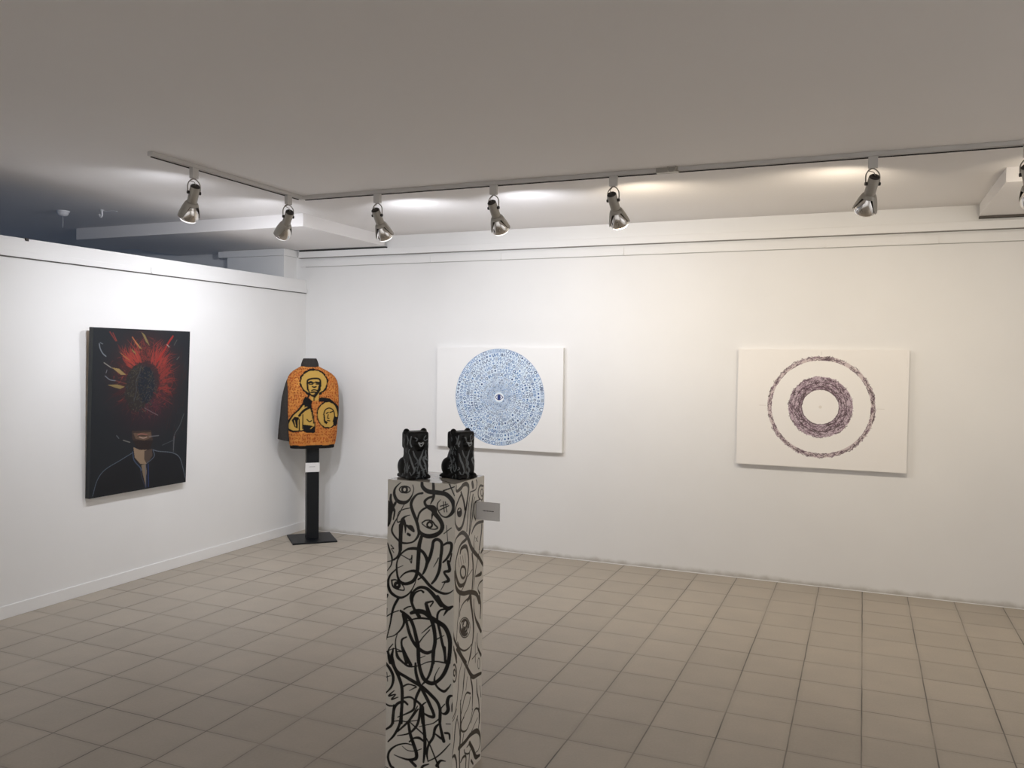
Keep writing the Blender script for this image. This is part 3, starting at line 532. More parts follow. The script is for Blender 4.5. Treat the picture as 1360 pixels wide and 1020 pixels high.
# --- violet rings
def ring_canvas():
    cv = Canvas(1.20, 0.89, 0.0025, (238, 235, 231))
    rg = np.random.RandomState(23)
    cx, cy = 0.604, 0.460
    def band(r0, r1, base, op, inks, n, lw):
        A = np.linspace(0, 2 * PI, 120)
        outer = [(cx + (r1 + rg.uniform(-.004, .003)) * math.cos(a), cy + (r1 + rg.uniform(-.004, .003)) * math.sin(a)) for a in A]
        inner = [(cx + r0 * math.cos(a), cy + r0 * math.sin(a)) for a in A[::-1]]
        cv.poly(outer + inner, lin(base), op)
        for k in range(n):
            r = r0 + (r1 - r0) * rg.rand(); t = rg.uniform(0, 2 * PI); L_ = rg.uniform(.015, .05) / r
            pts = [(cx + q * math.cos(s), cy + q * math.sin(s), lw * rg.uniform(.6, 1.3)) for s, q in
                   ((t + L_ * i / 4, min(max(r + rg.normal(0, .004), r0), r1 + .006)) for i in range(5))]
            cv.stroke(pts, lin(inks[rg.randint(0, len(inks))]), True, rg.uniform(.6, 1), 3)
        for k in range(n // 4):                  # cross hatches and stray ends
            r = r0 + (r1 - r0) * rg.rand(); t = rg.uniform(0, 2 * PI); q = min(r + rg.uniform(.006, .016), r1 + .009)
            s = t + rg.normal(0, .02)
            cv.seg((cx + r * math.cos(t), cy + r * math.sin(t), lw), (cx + q * math.cos(s), cy + q * math.sin(s), lw * .5), lin(inks[0]), .8)
    inks = ('4a3c3f', '5c4a50', '6a5562', '443838', '7c6674', '866e7c')
    band(0.350, 0.380, 'c2b0b2', .8, inks, 300, .0034)
    band(0.130, 0.228, 'b8a4b0', .9, inks, 560, .0034)
    for rr in (.131, .150, .184):
        cv.stroke([(cx + (rr + rg.normal(0, .0015)) * math.cos(a), cy + (rr + rg.normal(0, .0015)) * math.sin(a), .0038) for a in np.linspace(0, 2 * PI, 90)], lin(inks[0]), True, .8, 2)
    cv.seg((cx, cy, .022), (cx + .001, cy, .022), lin((222, 216, 206)), .8)
    cv.seg((cx, cy + .39, .002), (cx, cy + .415, .002), lin((190, 185, 180)))
    cv.seg((cx + .39, cy, .002), (cx + .44, cy, .002), lin((205, 198, 190))); cv.seg((cx - .39, cy, .002), (cx - .44, cy, .002), lin((205, 198, 190)))
    return cv
canvas_thing('painting', 'white canvas with two concentric rings drawn in violet-brown scribble',
             (4.708, -0.001, 0.906), (0, 0, 0), 1.20, 0.89, 0.04, ring_canvas(), M_paint, (226, 222, 216))

# ------------------------------------------------------------------ pedestal
PW, PD, PH, PA = 0.30, 0.28, 1.2075, 0.014149
PED = (3.251257, -3.802047, 0.0)
INK = lin((20, 19, 20)); INK2 = lin((29, 21, 19)); PBASE = (216, 211, 201)
cf = Canvas(PW, PH, 0.0016, PBASE); cr = Canvas(PD, PH, 0.0016, PBASE); ct = Canvas(PW, PD, 0.0022, (206, 200, 190))
for s in PED_FRONT: cf.stroke([(s[i] / 1000, s[i + 1] / 1000, s[i + 2] / 10000) for i in range(0, len(s), 3)], INK)
for s in PED_RIGHT: cr.stroke([(s[i] / 1000, s[i + 1] / 1000, s[i + 2] / 10000) for i in range(0, len(s), 3)], INK2)
for u, z, ru, rz in EYE_GLINTS: cr.poly([(u / 1000 + ru / 1000 * math.cos(a), z / 1000 + rz / 1000 * math.sin(a)) for a in np.linspace(0, 2 * PI, 16)], lin(PBASE))
g1 = lin((120, 116, 112))
for pts in ([(.03, .05), (.08, .12), (.15, .1), (.2, .17), (.28, .14)], [(.05, .25), (.1, .19), (.17, .22), (.23, .26)], [(.12, .02), (.16, .07), (.22, .06), (.27, .02)], [(.13, .16), (.16, .19), (.2, .17), (.17, .14), (.13, .16)]):
    ct.stroke([(x, y, .006) for x, y in pts], g1)
for x in (0.297, .002): cr.stroke([(x * 0 + .001, .0, .003), (.001, PH, .003)], lin((178, 172, 160)), False, .4)
L = [grid_patch(cf, (0, 0, 0), (1, 0, 0), (0, 0, 1)), grid_patch(cr, (PW, 0, 0), (0, 1, 0), (0, 0, 1)), grid_patch(ct, (0, 0, PH), (1, 0, 0), (0, 1, 0)),
     quad((0, PD, 0), (0, 0, 0), (0, 0, PH), (0, PD, PH), PBASE), quad((PW, PD, 0), (0, PD, 0), (0, PD, PH), (PW, PD, PH), PBASE), quad((0, 0, 0), (0, PD, 0), (PW, PD, 0), (PW, 0, 0), PBASE)]
pt = raw_mesh('pedestal', *join_patches(L), M_ped)
pt.location = PED; pt.rotation_euler = (0, 0, PA)
tag(pt, 'tall grey pedestal covered in black brush-drawn eyes and loops, carrying two sculptures', 'pedestal')

# label card folded onto its right face
ct_ = thing('label_card', 'grey label card sticking out from the right side of the painted pedestal', 'label card', (3.5505, -3.600, 1.036), PA)
bm = bmesh.new(); add_box(bm, 0.0005, 0.106, -0.001, 0.001, 0.0, 0.075, 0.0004, 1); add_box(bm, 0.0005, 0.002, 0.001, 0.045, 0.0, 0.075, 0.0004, 1)
obj('card', bm, M_card, ct_)
bm = bmesh.new(); rg = random.Random(3); x = 0.030
while x < 0.078:
    w_ = rg.uniform(0.003, 0.008); add_box(bm, x, min(x + w_, .08), -0.0016, -0.001, 0.037, 0.0405); x += w_ + 0.0012
obj('lettering', bm, mat('card_lettering_ink', (70, 68, 66), .7), ct_)

# ------------------------------------------------------------------ sculptures on the pedestal
def ellipsoid(bm, c, r, rot=None):
    m_ = Matrix.Translation(c) @ (rot.to_4x4() if rot else Matrix.Identity(4)) @ Matrix.Diagonal((r[0], r[1], r[2], 1))
    bmesh.ops.create_icosphere(bm, subdivisions=3, radius=1, matrix=m_)
def sculpture(name, label, loc, rotz, seed, base):
    bm = bmesh.new()
    add_box(bm, -.052, .052, -.058, .070, 0, .016, .006)
    if base: add_box(bm, -.055, .055, -.060, .074, 0, .010, .003)
    add_box(bm, -.046, .046, -.050, .022, .004, .160, .014, 3)        # chest and front legs
    ellipsoid(bm, (-.025, -.046, .055), (.018, .014, .060)); ellipsoid(bm, (.025, -.046, .055), (.018, .014, .060))
    ellipsoid(bm, (0, .016, .085), (.042, .046, .075), Matrix.Rotation(0.35, 3, 'X'))  # back
    for s in (-1, 1):
        ellipsoid(bm, (s * .036, .034, .046), (.022, .040, .042))      # haunch
        ellipsoid(bm, (s * .040, -.006, .014), (.014, .030, .012))     # hind foot
        ellipsoid(bm, (s * .026, -.058, .013), (.017, .018, .013))     # front paw
        ellipsoid(bm, (s * .041, -.004, .200), (.015, .012, .015))     # ear
        ellipsoid(bm, (s * .043, -.010, .160), (.010, .026, .030))     # cheek and mane
    ellipsoid(bm, (0, .070, .038), (.022, .018, .026))                 # tail curl
    ellipsoid(bm, (0, .055, .062), (.012, .016, .022))
    add_box(bm, -.048, .048, -.048, .034, .126, .203, .014, 3)         # head
    ellipsoid(bm, (0, -.050, .150), (.026, .017, .017))                # muzzle
    ellipsoid(bm, (0, -.046, .132), (.022, .013, .010))                # jaw
    for s in (-1, 1): ellipsoid(bm, (s * .020, -.046, .178), (.015, .008, .009))  # brows
    me = bpy.data.meshes.new('body'); bm.to_mesh(me); bm.free()
    tmp = bpy.data.objects.new('body', me); COL.objects.link(tmp)
    md = tmp.modifiers.new('r', 'REMESH'); md.mode = 'VOXEL'; md.voxel_size = 0.0028; md.use_smooth_shade = True
    ms = tmp.modifiers.new('s', 'SMOOTH'); ms.factor = 0.5; ms.iterations = 5
    dg = bpy.context.evaluated_depsgraph_get(); dg.update()
    me2 = bpy.data.meshes.new_from_object(tmp.evaluated_get(dg))
    bpy.data.objects.remove(tmp)
    bm = bmesh.new(); bm.from_mesh(me2)
    bvh = BVHTree.FromBMesh(bm)
    rg = random.Random(seed)
    def line(pts, w, mi):
        """brush line laid over the carved surface; pts are (angle about the body axis in degrees, height)"""
        out = []
        for a, z, ww in spline([(p[0], p[1], p[2] if len(p) > 2 else w) for p in pts], 8):
            d = Vector((math.sin(math.radians(a)), -math.cos(math.radians(a)), 0))
            o = Vector((0, .0, z)) + d * 0.2
            h = bvh.ray_cast(o, -d)
            if h[0] is None:
                out.append(None); continue
            out.append((h[0] + h[1] * 0.0006, h[1], ww))
        run = []
        for q in out + [None]:
            if q is not None and (not run or (q[0] - run[-1][0]).length < 0.02): run.append(q); continue
            if len(run) > 2:
                vs = []
                for i, (p_, n_, ww) in enumerate(run):
                    t_ = (run[min(i + 1, len(run) - 1)][0] - run[max(i - 1, 0)][0]).normalized()
                    sd = n_.cross(t_).normalized() * ww / 2
                    vs.append((bm.verts.new(p_ - sd), bm.verts.new(p_ + n_ * 0.0005), bm.verts.new(p_ + sd)))
                for A, B in zip(vs, vs[1:]):
                    for k in (0, 1):
                        f = bm.faces.new((A[k], A[k + 1], B[k + 1], B[k])); f.material_index = mi; f.smooth = True
            run = [q] if q is not None else []
    for pts in ([(-30, .125, .003), (-22, .10, .006), (-12, .085, .007), (-5, .06, .006), (-10, .04, .005), (-2, .018, .003)],
                [(18, .125, .002), (8, .10, .006), (-2, .078, .008), (6, .055, .007), (14, .035, .006), (10, .015, .003)],
                [(34, .12, .003), (28, .095, .006), (18, .085, .006), (24, .06, .005), (30, .03, .003)],
                [(-45, .11, .003), (-38, .085, .006), (-30, .06, .006), (-24, .035, .005), (-34, .022, .004), (-42, .032, .003)],
                [(40, .10, .003), (46, .082, .006), (38, .072, .005), (34, .084, .003)],
                [(-62, .07, .003), (-56, .05, .005), (-64, .03, .005), (-74, .045, .004), (-66, .058, .003)],
                [(-90, .08, .003), (-84, .06, .004), (-92, .035, .004), (-80, .02, .003)],
                [(62, .07, .003), (56, .05, .005), (64, .03, .005), (72, .05, .003)],
                [(-12, .024, .005), (-4, .030, .006), (2, .020, .006), (-6, .012, .005), (-12, .022, .004)],
                [(24, .028, .004), (30, .012, .004)], [(22, .014, .004), (33, .026, .004)],
                [(-60, .185, .003), (-52, .165, .005), (-58, .145, .003)], [(-42, .188, .003), (-46, .160, .005), (-40, .140, .004)],
                [(30, .185, .003), (18, .178, .004), (26, .165, .004), (38, .172, .003)], [(-25, .182, .003), (-12, .17, .005), (-18, .16, .004)],
                [(56, .19, .003), (50, .17, .004), (58, .15, .003)]):
        j = rg.uniform(-4, 4)
        line([(p[0] + j, p[1] + rg.uniform(-.003, .003), p[2] * 1.35) for p in pts], .004, 1)
    for q in range(40):                       # short scattered dabs between the long lines
        a_, z_ = rg.uniform(-110, 75), rg.uniform(.012, .19)
        if abs(a_) < 40 and z_ > .125: continue
        line([(a_, z_, .003), (a_ + rg.uniform(-7, 7), z_ - rg.uniform(.006, .014), .005), (a_ + rg.uniform(-10, 10), z_ - rg.uniform(.014, .024), .003)], .004, 1)
    line([(-11, .158, .004), (0, .154, .006), (11, .158, .004), (0, .142, .006), (-11, .157, .004)], .005, 2)   # pale heart-shaped nose
    o = obj(name, bm, [M_cat, M_catline, M_catnose], smooth=True)
    o.location = (loc[0], loc[1], loc[2] + .0012); o.rotation_euler = (0, 0, rotz); o.scale = (.94, .94, .945)
    return tag(o, label, 'sculpture')
sculpture('animal_sculpture', 'black seated animal sculpture with grey brush lines, at the left of the pedestal', (3.327, -3.722, PH), math.radians(55), 4, False)
sculpture('animal_sculpture', 'black seated animal sculpture with grey brush lines, at the right of the pedestal', (3.484, -3.625, PH), math.radians(68), 9, True)

# ------------------------------------------------------------------ jacket on its stand in the corner
SX, SY, SR = 0.325, -0.325, PI / 4
st = thing('display_stand', 'black square-post display stand on a flat square base in the corner', 'stand', (SX, SY, 0), SR)
obj('base_plate', box(-.20, .20, -.205, .205, 0, .014, .003), M_black, st)
obj('post', box(-.055, .055, -.05, .05, .014, .90, .003), M_black, st)
bm = bmesh.new()                                  # torso form inside the jacket
def sup(a, b, z, n=40, e=2.6, y0=0.0):
    out = []
    for i in range(n):
        t = 2 * PI * i / n; c, s = math.cos(t), math.sin(t)
        out.append((a * math.copysign(abs(c) ** (2 / e), c), y0 + b * math.copysign(abs(s) ** (2 / e), s), z))
    return out
def loft(bm, secs, cap0=True, cap1=True):
    R = [[bm.verts.new(p) for p in s] for s in secs]
    n = len(R[0])
    for A, B in zip(R, R[1:]):
        for i in range(n): bm.faces.new((A[i], A[(i + 1) % n], B[(i + 1) % n], B[i]))
    if cap0: bm.faces.new(R[0])
    if cap1: bm.faces.new(R[-1])
    return bm
loft(bm, [sup(a, b, z) for a, b, z in ((.17, .07, .895), (.19, .08, 1.1), (.20, .085, 1.35), (.17, .07, 1.47), (.07, .045, 1.56), (.045, .042, 1.60), (.043, .040, 1.655))])
obj('torso_form', bm, M_black, st, smooth=40)

jk = thing('jacket', 'orange jacket with black-and-ochre painted portraits on its back, hung on the black stand', 'jacket', (SX, SY, 0), SR)
prof = [(.880, .203, .098, -.002), (.90, .209, .102, -.002), (1.0, .226, .110, -.003), (1.15, .236, .116, -.001), (1.30, .238, .120, .0), (1.42, .233, .114, .0), (1.47, .226, .106, -.004),
        (1.51, .210, .096, -.010), (1.54, .184, .086, -.016), (1.565, .150, .078, -.022), (1.585, .112, .070, -.026), (1.603, .080, .064, -.027), (1.612, .066, .060, -.027)]
PR_ = np.array(prof)
def section(z):
    return [np.interp(z, PR_[:, 0], PR_[:, k]) for k in (1, 2, 3)]
JZ0, JZ1, JX0 = .880, 1.612, -.26
cj = Canvas(.52, JZ1 - JZ0, .0024, (190, 122, 62))
rg = np.random.RandomState(2)
dk = [lin(c) for c in ('8e4420', '7c3a1c', 'a0521f', '9a4826')]; lt = [lin(c) for c in ('e0a052', 'd98f45', 'cf7d3c')]
for k in range(90):
    x, y = rg.uniform(0, .52), rg.uniform(0, JZ1 - JZ0); cj.poly([(x + .03 * math.cos(a) * rg.uniform(.5, 1.2), y + .02 * math.sin(a) * rg.uniform(.5, 1.2)) for a in np.linspace(0, 2 * PI, 12)], lt[rg.randint(0, 3)], .35)
y = .02
while y < JZ1 - JZ0:                                  # rows of hand-scrawled, unreadable script
    x = .005; h = rg.uniform(.022, .030)
    while x < .515:
        w_ = rg.uniform(.012, .024); pts = []
        for q in range(rg.randint(3, 6)):
            pts.append((x + rg.uniform(0, w_), y + rg.uniform(0, h), .0055))
        cj.stroke(pts, dk[rg.randint(0, 4)], True, .8, 4)
        if rg.rand() < .2: cj.stroke([(x, y + h * .2, .003), (x + w_, y + h * .4, .003)], lt[0], False, .7)
        x += w_ + rg.uniform(.001, .006)
    y += h + rg.uniform(.002, .006)
OCH, BLK = lin((188, 152, 78)), lin((26, 24, 24))
for kind, c, w_, pts in JACKET_ART:
    P = [(x - JX0, z - JZ0) for x, z in pairs(pts)]
    col = OCH if c == 'o' else BLK
    if kind == 'p': cj.poly(P, col)
    else: cj.stroke([(x, z, w_ * .001) for x, z in P], col)
NZ, NT = 250, 330
zs = np.linspace(JZ0, JZ1, NZ); Vj = []; 
for z in zs:
    a, b, x0 = section(z)
    t = np.linspace(0, 2 * PI, NT, endpoint=False); c, s = np.cos(t), np.sin(t)
    fold = 0.004 * np.sin(7 * t + 3 * np.sin(z * 9)) * np.clip((1.5 - z) / .5, 0, 1)
    X = x0 + (a + fold * .5) * np.sign(c) * np.abs(c) ** (2 / 2.6); Y = (b + fold) * np.sign(s) * np.abs(s) ** (2 / 2.6)
    # shoulders fall a little towards the sleeves
    Vj.append(np.stack([X, Y, np.full(NT, z)], -1))
Vj = np.array(Vj)
ix = np.clip(((Vj[..., 0] - JX0) / cj.dx), 0, cj.nx - 1.001); iz = np.clip((Vj[..., 2] - JZ0) / cj.dy, 0, cj.ny - 1.001)
i0, j0 = ix.astype(int), iz.astype(int); fx, fz = (ix - i0)[..., None], (iz - j0)[..., None]
i1, j1 = np.minimum(i0 + 1, cj.nx - 1), np.minimum(j0 + 1, cj.ny - 1)
Cj = (cj.a[j0, i0] * (1 - fx) + cj.a[j0, i1] * fx) * (1 - fz) + (cj.a[j1, i0] * (1 - fx) + cj.a[j1, i1] * fx) * fz
front = Vj[..., 1] > 0.02                             # the far side is plain charcoal cloth
Cj[front] = lin((58, 55, 53))
idx = np.arange(NZ * NT).reshape(NZ, NT); nx_ = np.roll(idx, -1, 1)
Qj = np.stack([idx[:-1], nx_[:-1], nx_[1:], idx[1:]], -1).reshape(-1, 4)
raw_mesh('body', Vj.reshape(-1, 3), Qj, Cj.reshape(-1, 3), M_cloth, jk, smooth=True)
bm = bmesh.new(); a, b, x0 = section(.885)
loft(bm, [[(x + x0, y, z) for x, y, z in sup(a_, b_, z, 60)] for a_, b_, z in ((.188, .088, .852), (.198, .097, .852), (.203, .100, .884), (.195, .09, .884))], False, False)
bm2 = bm; obj('hem_band', bm2, M_hem, jk, smooth=40)
bm = bmesh.new()
loft(bm, [[(x - .027, y, z) for x, y, z in sup(a_, b_, z, 40, 2.3, .0)] for a_, b_, z in ((.082, .070, 1.598), (.078, .066, 1.625), (.066, .058, 1.660), (.058, .052, 1.676), (.052, .046, 1.676), (.054, .05, 1.62))], False, False)
obj('collar', bm, M_sleeve, jk, smooth=50)
def sleeve(pts):
    bm = bmesh.new(); secs = []
    for (x, y, z, rx, ry) in pts:
        secs.append([(x + rx * math.cos(2 * PI * i / 28), y + ry * math.sin(2 * PI * i / 28), z - (rx * math.cos(2 * PI * i / 28)) * .22) for i in range(28)])
    sm = []
    for k in range(28):
        sm.append(spline([s[k] for s in secs], 5))
    rings = [[tuple(sm[k][j]) for k in range(28)] for j in range(len(sm[0]))]
    loft(bm, rings, True, True)
    return bm
LS = [(-.165, .035, 1.52, .028, .040), (-.192, .022, 1.46, .042, .058), (-.226, .015, 1.30, .049, .066), (-.236, .015, 1.15, .053, .066), (-.245, .012, 1.02, .058, .064), (-.249, .010, .925, .061, .062)]
obj('sleeve', sleeve(LS), M_sleeve, jk, smooth=60)
RS = [(.160, .04, 1.51, .028, .04), (.188, .045, 1.44, .043, .058), (.200, .065, 1.30, .046, .06), (.196, .09, 1.15, .047, .06), (.19, .11, 1.02, .048, .056), (.184, .12, .93, .05, .055)]
obj('sleeve', sleeve(RS), M_sleeve, jk, smooth=60)

lc = thing('label_card', 'small white label card fixed to the black stand post below the jacket', 'label card', (SX, SY, 0), SR)
obj('card', box(-.070, .059, -.0535, -.0515, .632, .717, .0005, 1), M_card, lc)
bm = bmesh.new(); rgc = random.Random(8); x = -.035
while x < .015:
    w_ = rgc.uniform(.003, .008); add_box(bm, x, x + w_, -.0541, -.0535, .678, .683); x += w_ + .0015
obj('lettering', bm, M_ink, lc)

# ------------------------------------------------------------------ lighting track and spotlights
TYB = -1.835; TXL = 1.335; TW = 0.018; TZ = ZC - 0.022
def rail_piece(bm, x0, x1, y0, y1, along):
    """extruded track: side flanges, flat body and a dark conductor lip along the wall-side edge"""
    if along == 'x':
        add_box(bm, x0, x1, y0, y0 + .008, TZ, ZC, .001, 1); add_box(bm, x0, x1, y1 - .008, y1, TZ, ZC, .001, 1)
        add_box(bm, x0, x1, y0 + .008, y1 - .008, TZ + .004, ZC, mi=0)
        add_box(bm, x0, x1, y1 - .005, y1 - .001, TZ - .006, TZ, mi=1)
    else:
        add_box(bm, x0, x0 + .008, y0, y1, TZ, ZC, .001, 1); add_box(bm, x1 - .008, x1, y0, y1, TZ, ZC, .001, 1)
        add_box(bm, x0 + .008, x1 - .008, y0, y1, TZ + .004, ZC, mi=0)
        add_box(bm, x0 + .001, x0 + .005, y0, y1, TZ - .006, TZ, mi=1)
    return bm
trk = thing('lighting_track', 'L-shaped white lighting track on the ceiling carrying the spotlights', 'lighting track', (TXL, TYB, TZ))
def loc_rail(x0, x1, y0, y1, along):
    bm = rail_piece(bmesh.new(), x0, x1, y0, y1, along); bmesh.ops.translate(bm, verts=bm.verts[:], vec=(-TXL, -TYB, -TZ)); return bm
def loc_box(*a, **k):
    bm = box(*a, **k); bmesh.ops.translate(bm, verts=bm.verts[:], vec=(-TXL, -TYB, -TZ)); return bm
obj('rail', loc_rail(TXL + TW, 8.3, TYB - TW, TYB + TW, 'x'), [M_track, M_slot], trk)
obj('rail', loc_rail(TXL - TW, TXL + TW, -3.17, TYB - TW, 'y'), [M_track, M_slot], trk)
obj('corner_joint', loc_box(TXL - TW - .002, TXL + TW + .002, TYB - TW - .002, TYB + TW + .002, TZ - .002, ZC, .002), M_track, trk)
obj('end_cap', loc_box(TXL - TW - .001, TXL + TW + .001, -3.19, -3.168, TZ - .001, ZC, .002), M_track, trk)
bm = loc_box(3.86, 3.99, TYB - TW - .004, TYB + TW + .004, TZ - .006, ZC, .002)
ob = obj('joiner', bm, M_lampbody, trk)
bm = bmesh.new(); add_tube(bm, [(3.935 - TXL, -.045, .02), (3.935 - TXL, -.04, .002), (3.935 - TXL, -.018, -.003)], .004); obj('clip', bm, M_lampbody, ob)
bm = bmesh.new(); add_tube(bm, [(3.985 - TXL, -.050, .018), (3.975 - TXL, -.035, .0), (3.965 - TXL, -.018, -.003)], .004)
obj('clip', bm, M_lampbody, ob)

def spotlight(label, x, y, a, b, along, lit, warm, energy, phi):
    """head axis tilts by (a, b) per unit drop"""
    t = thing('spotlight', label, 'spotlight', (x, y, TZ), 0, 'track spotlights')
    bm = bmesh.new()
    if along == 'x': add_box(bm, -.024, .024, -.014, .014, -.062, .0, .003)
    else: add_box(bm, -.014, .014, -.024, .024, -.062, .0, .003)
    obj('adapter', bm, M_track, t)
    d = Vector((a, b, -1)).normalized()
    side = Vector((0, 0, 1)).cross(d)
    side = side.normalized() if side.length > .02 else Vector((1, 0, 0))
    piv = Vector((0, 0, -.145))
    Z = -d; Xa = side; Ya = Z.cross(Xa)
    Mx = Matrix.Translation(piv) @ Matrix((Xa, Ya, Z)).transposed().to_4x4()
    bm = bmesh.new()                                   # U-shaped wire yoke
    s = side * .036
    pts = spline([tuple(piv + s), tuple(piv + s + Vector((0, 0, .045))), tuple(s * .62 + Vector((0, 0, -.076))), (0, 0, -.064), tuple(-s * .62 + Vector((0, 0, -.076))), tuple(piv - s + Vector((0, 0, .045))), tuple(piv - s)], 6)
    add_tube(bm, pts, .0035, 8); obj('yoke', bm, M_lampbody, t, smooth=True)
    bm = bmesh.new()
    cw = spline([(0, 0, -.06), tuple(side * .02 - Ya * .02 + Vector((0, 0, -.085))), tuple(Mx @ Vector((.008, -.012, .062))), tuple(Mx @ Vector((0, 0, .048)))], 6)
    add_tube(bm, cw, .0022, 6); obj('cable', bm, M_lampbody, t, smooth=True)
    bm = bmesh.new(); add_lathe(bm, [(.0, .046), (.022, .046), (.0285, .036), (.029, -.055), (.030, -.072), (.0, -.072)], 28, Mx, cap=False)
    so = obj('socket', bm, M_lampbody, t, smooth=35)
    bm = bmesh.new(); add_lathe(bm, [(.0, .049), (.020, .049), (.0275, .042), (.0275, .036), (.0, .036)], 28, Mx, cap=False); obj('cap', bm, M_lampdark, so, smooth=35)
    for k in (-1, 1):
        bm = bmesh.new(); add_lathe(bm, [(.0095, 0), (.0095, .012)], 14, Mx @ Matrix.Translation((k * .028 if k > 0 else -.040, 0, 0)) @ Matrix.Rotation(PI / 2, 4, 'Y'))
        obj('knob', bm, M_lampdark, t, smooth=35)
    # half-open shade: two long cheeks joined by a short collar, so that the mirrored bulb shows between them
    bm = bmesh.new(); n, m_ = 64, 10; inner, outer = [], []
    for i in range(n):
        th = 2 * PI * i / n
        k = abs(math.cos(th + phi))
        zl = -.078 - .080 * min(1, max(0, (k - .66) / .28))
        ci, co_ = [], []
        for j in range(m_ + 1):
            z = -.058 + (zl + .058) * j / m_
            r = .030 + .036 * min(1, (-.058 - z) / .107) ** .62
            ci.append(bm.verts.new(Mx @ Vector(((r - .0015) * math.cos(th), (r - .0015) * math.sin(th), z))))
            co_.append(bm.verts.new(Mx @ Vector((r * math.cos(th), r * math.sin(th), z))))
        inner.append(ci); outer.append(co_)
    for i in range(n):
        i2 = (i + 1) % n
        for j in range(m_):
            bm.faces.new((outer[i][j], outer[i2][j], outer[i2][j + 1], outer[i][j + 1]))
            bm.faces.new((inner[i][j], inner[i][j + 1], inner[i2][j + 1], inner[i2][j]))
        for j in (0, m_):
            bm.faces.new((outer[i][j], inner[i][j], inner[i2][j], outer[i2][j]))
    obj('shade', bm, M_lampbody, t, smooth=50)
    bm = bmesh.new()
    add_lathe(bm, [(.0, -.060), (.020, -.062), (.027, -.078), (.041, -.098), (.0525, -.122), (.0580, -.146), (.0578, -.160), (.054, -.168)], 36, Mx, cap=False)
    bo = obj('bulb', bm, M_chrome, t, smooth=50)
    bm = bmesh.new(); add_lathe(bm, [(.0542, -.1675), (.046, -.178), (.028, -.186), (.0, -.189)], 36, Mx, cap=False)
    obj('lens', bm, M_lens[lit], bo, smooth=True)
    if energy > 0:
        def lamp(nm, e, ang, blend, at, dr, rad):
            ld = bpy.data.lights.new(nm, 'SPOT'); ld.energy = e; ld.spot_size = math.radians(ang); ld.spot_blend = blend
            ld.shadow_soft_size = rad; ld.color = warm
            lo = bpy.data.objects.new(nm, ld); COL.objects.link(lo)
            lo.location = Vector((x, y, TZ)) + at
            lo.rotation_euler = Vector(dr).to_track_quat('-Z', 'Y').to_euler()
        lamp('flood_beam', energy, BEAM, 1.0, Mx @ Vector((0, 0, -.20)), d, .045)
        # stray light that leaves the open sides of the shade upwards
        hz = Vector((a, b, 0)).normalized()
        lamp('stray_light', energy * STRAY * (.22 if along == 'y' else .3 if x > 5.5 else 1), 140, 0.9, Mx @ Vector((0, 0, -.165)) + hz * .10, hz * .99 + Vector((0, 0, .08)), .03)
    return t

BEAM = 165; STRAY = 0.48
COOL, NEUT, WARM = (.95, .975, 1.05), (.99, .985, .985), (1.0, .87, .69)
M_lens = {k: mat('bulb_frosted_lens_' + k, (235, 233, 228), .3, emit=c, estr=s) for k, c, s in (('off', (1, .9, .8), .25), ('cool', (1, .98, .97), 1.2), ('warm', (1, .9, .72), 20.0))}
E_LAMP, E_REAR = 38.5, 158.0
LAMPS = [
    ('track spotlight nearest the free end of the track, aimed at the left wall', TXL, -2.86, -.60, .30, 'y', 'cool', COOL, 1.5, -.2),
    ('track spotlight just left of the track corner, above the jacket', TXL, -1.985, -.95, .62, 'y', 'cool', COOL, 1.45, -.35),
    ('track spotlight first to the right of the track corner', 1.955, TYB, 0.0, .80, 'x', 'cool', COOL, 0.95, -.35),
    ('track spotlight above the blue disc painting', 2.815, TYB, .05, .86, 'x', 'cool', COOL, 0.85, -.35),
    ('track spotlight with the brightest glowing lens, between the two white canvases', 3.60, TYB, .10, .86, 'x', 'warm', WARM, 0.76, -.35),
    ('track spotlight hanging above the canvas with violet rings', 5.025, TYB, -.30, .80, 'x', 'off', WARM, 0.74, .5),
    ('track spotlight cut by the right edge of the photo', 5.738, TYB, .3, .7, 'x', 'off', WARM, 1.0, .5),
]
for lb, x, y, a, b, al, lit, wm, e, phi in LAMPS:
    spotlight(lb, x, y, a, b, al, lit, wm, e * E_LAMP, phi)

# ------------------------------------------------------------------ small fittings
sd = thing('smoke_detector', 'white domed smoke detector on the dark ceiling beyond the left partition', 'smoke detector', (-0.86, -1.97, ZC))
bm = bmesh.new(); add_lathe(bm, [(.048, 0), (.048, -.010), (.045, -.014)], 32); obj('base', bm, M_white, sd, smooth=35)
bm = bmesh.new(); add_lathe(bm, [(.042, -.014), (.040, -.026), (.030, -.038), (.016, -.043), (.0, -.044)], 32, cap=False); obj('dome', bm, M_white, sd, smooth=True)
bm = bmesh.new(); add_tube(bm, [(.0, 0, -.043), (.001, 0, -.09), (-.002, 0, -.13)], .0016, 6); obj('pull_cord', bm, M_white, sd, smooth=True)
hk = thing('ceiling_hook', 'white J-shaped hook with a wire, hanging from the dark ceiling beyond the partition', 'hook', (-0.53, -1.90, ZC))
bm = bmesh.new()
add_tube(bm, spline([(.012, 0, 0), (.012, 0, -.02), (.013, 0, -.04), (.004, 0, -.054), (-.010, 0, -.050), (-.017, 0, -.032)], 6), [.007] * 31, 8)
obj('hook', bm, M_white, hk, smooth=True)
bm = bmesh.new(); add_lathe(bm, [(.014, 0), (.014, -.004)], 16, Matrix.Translation((.012, 0, 0))); obj('rose', bm, M_white, hk)
bm = bmesh.new(); add_tube(bm, spline([(.014, 0, -.006), (.05, .01, -.012), (.10, .02, -.008), (.14, .03, -.014)], 5), .0022, 6); obj('wire', bm, M_white, hk, smooth=True)
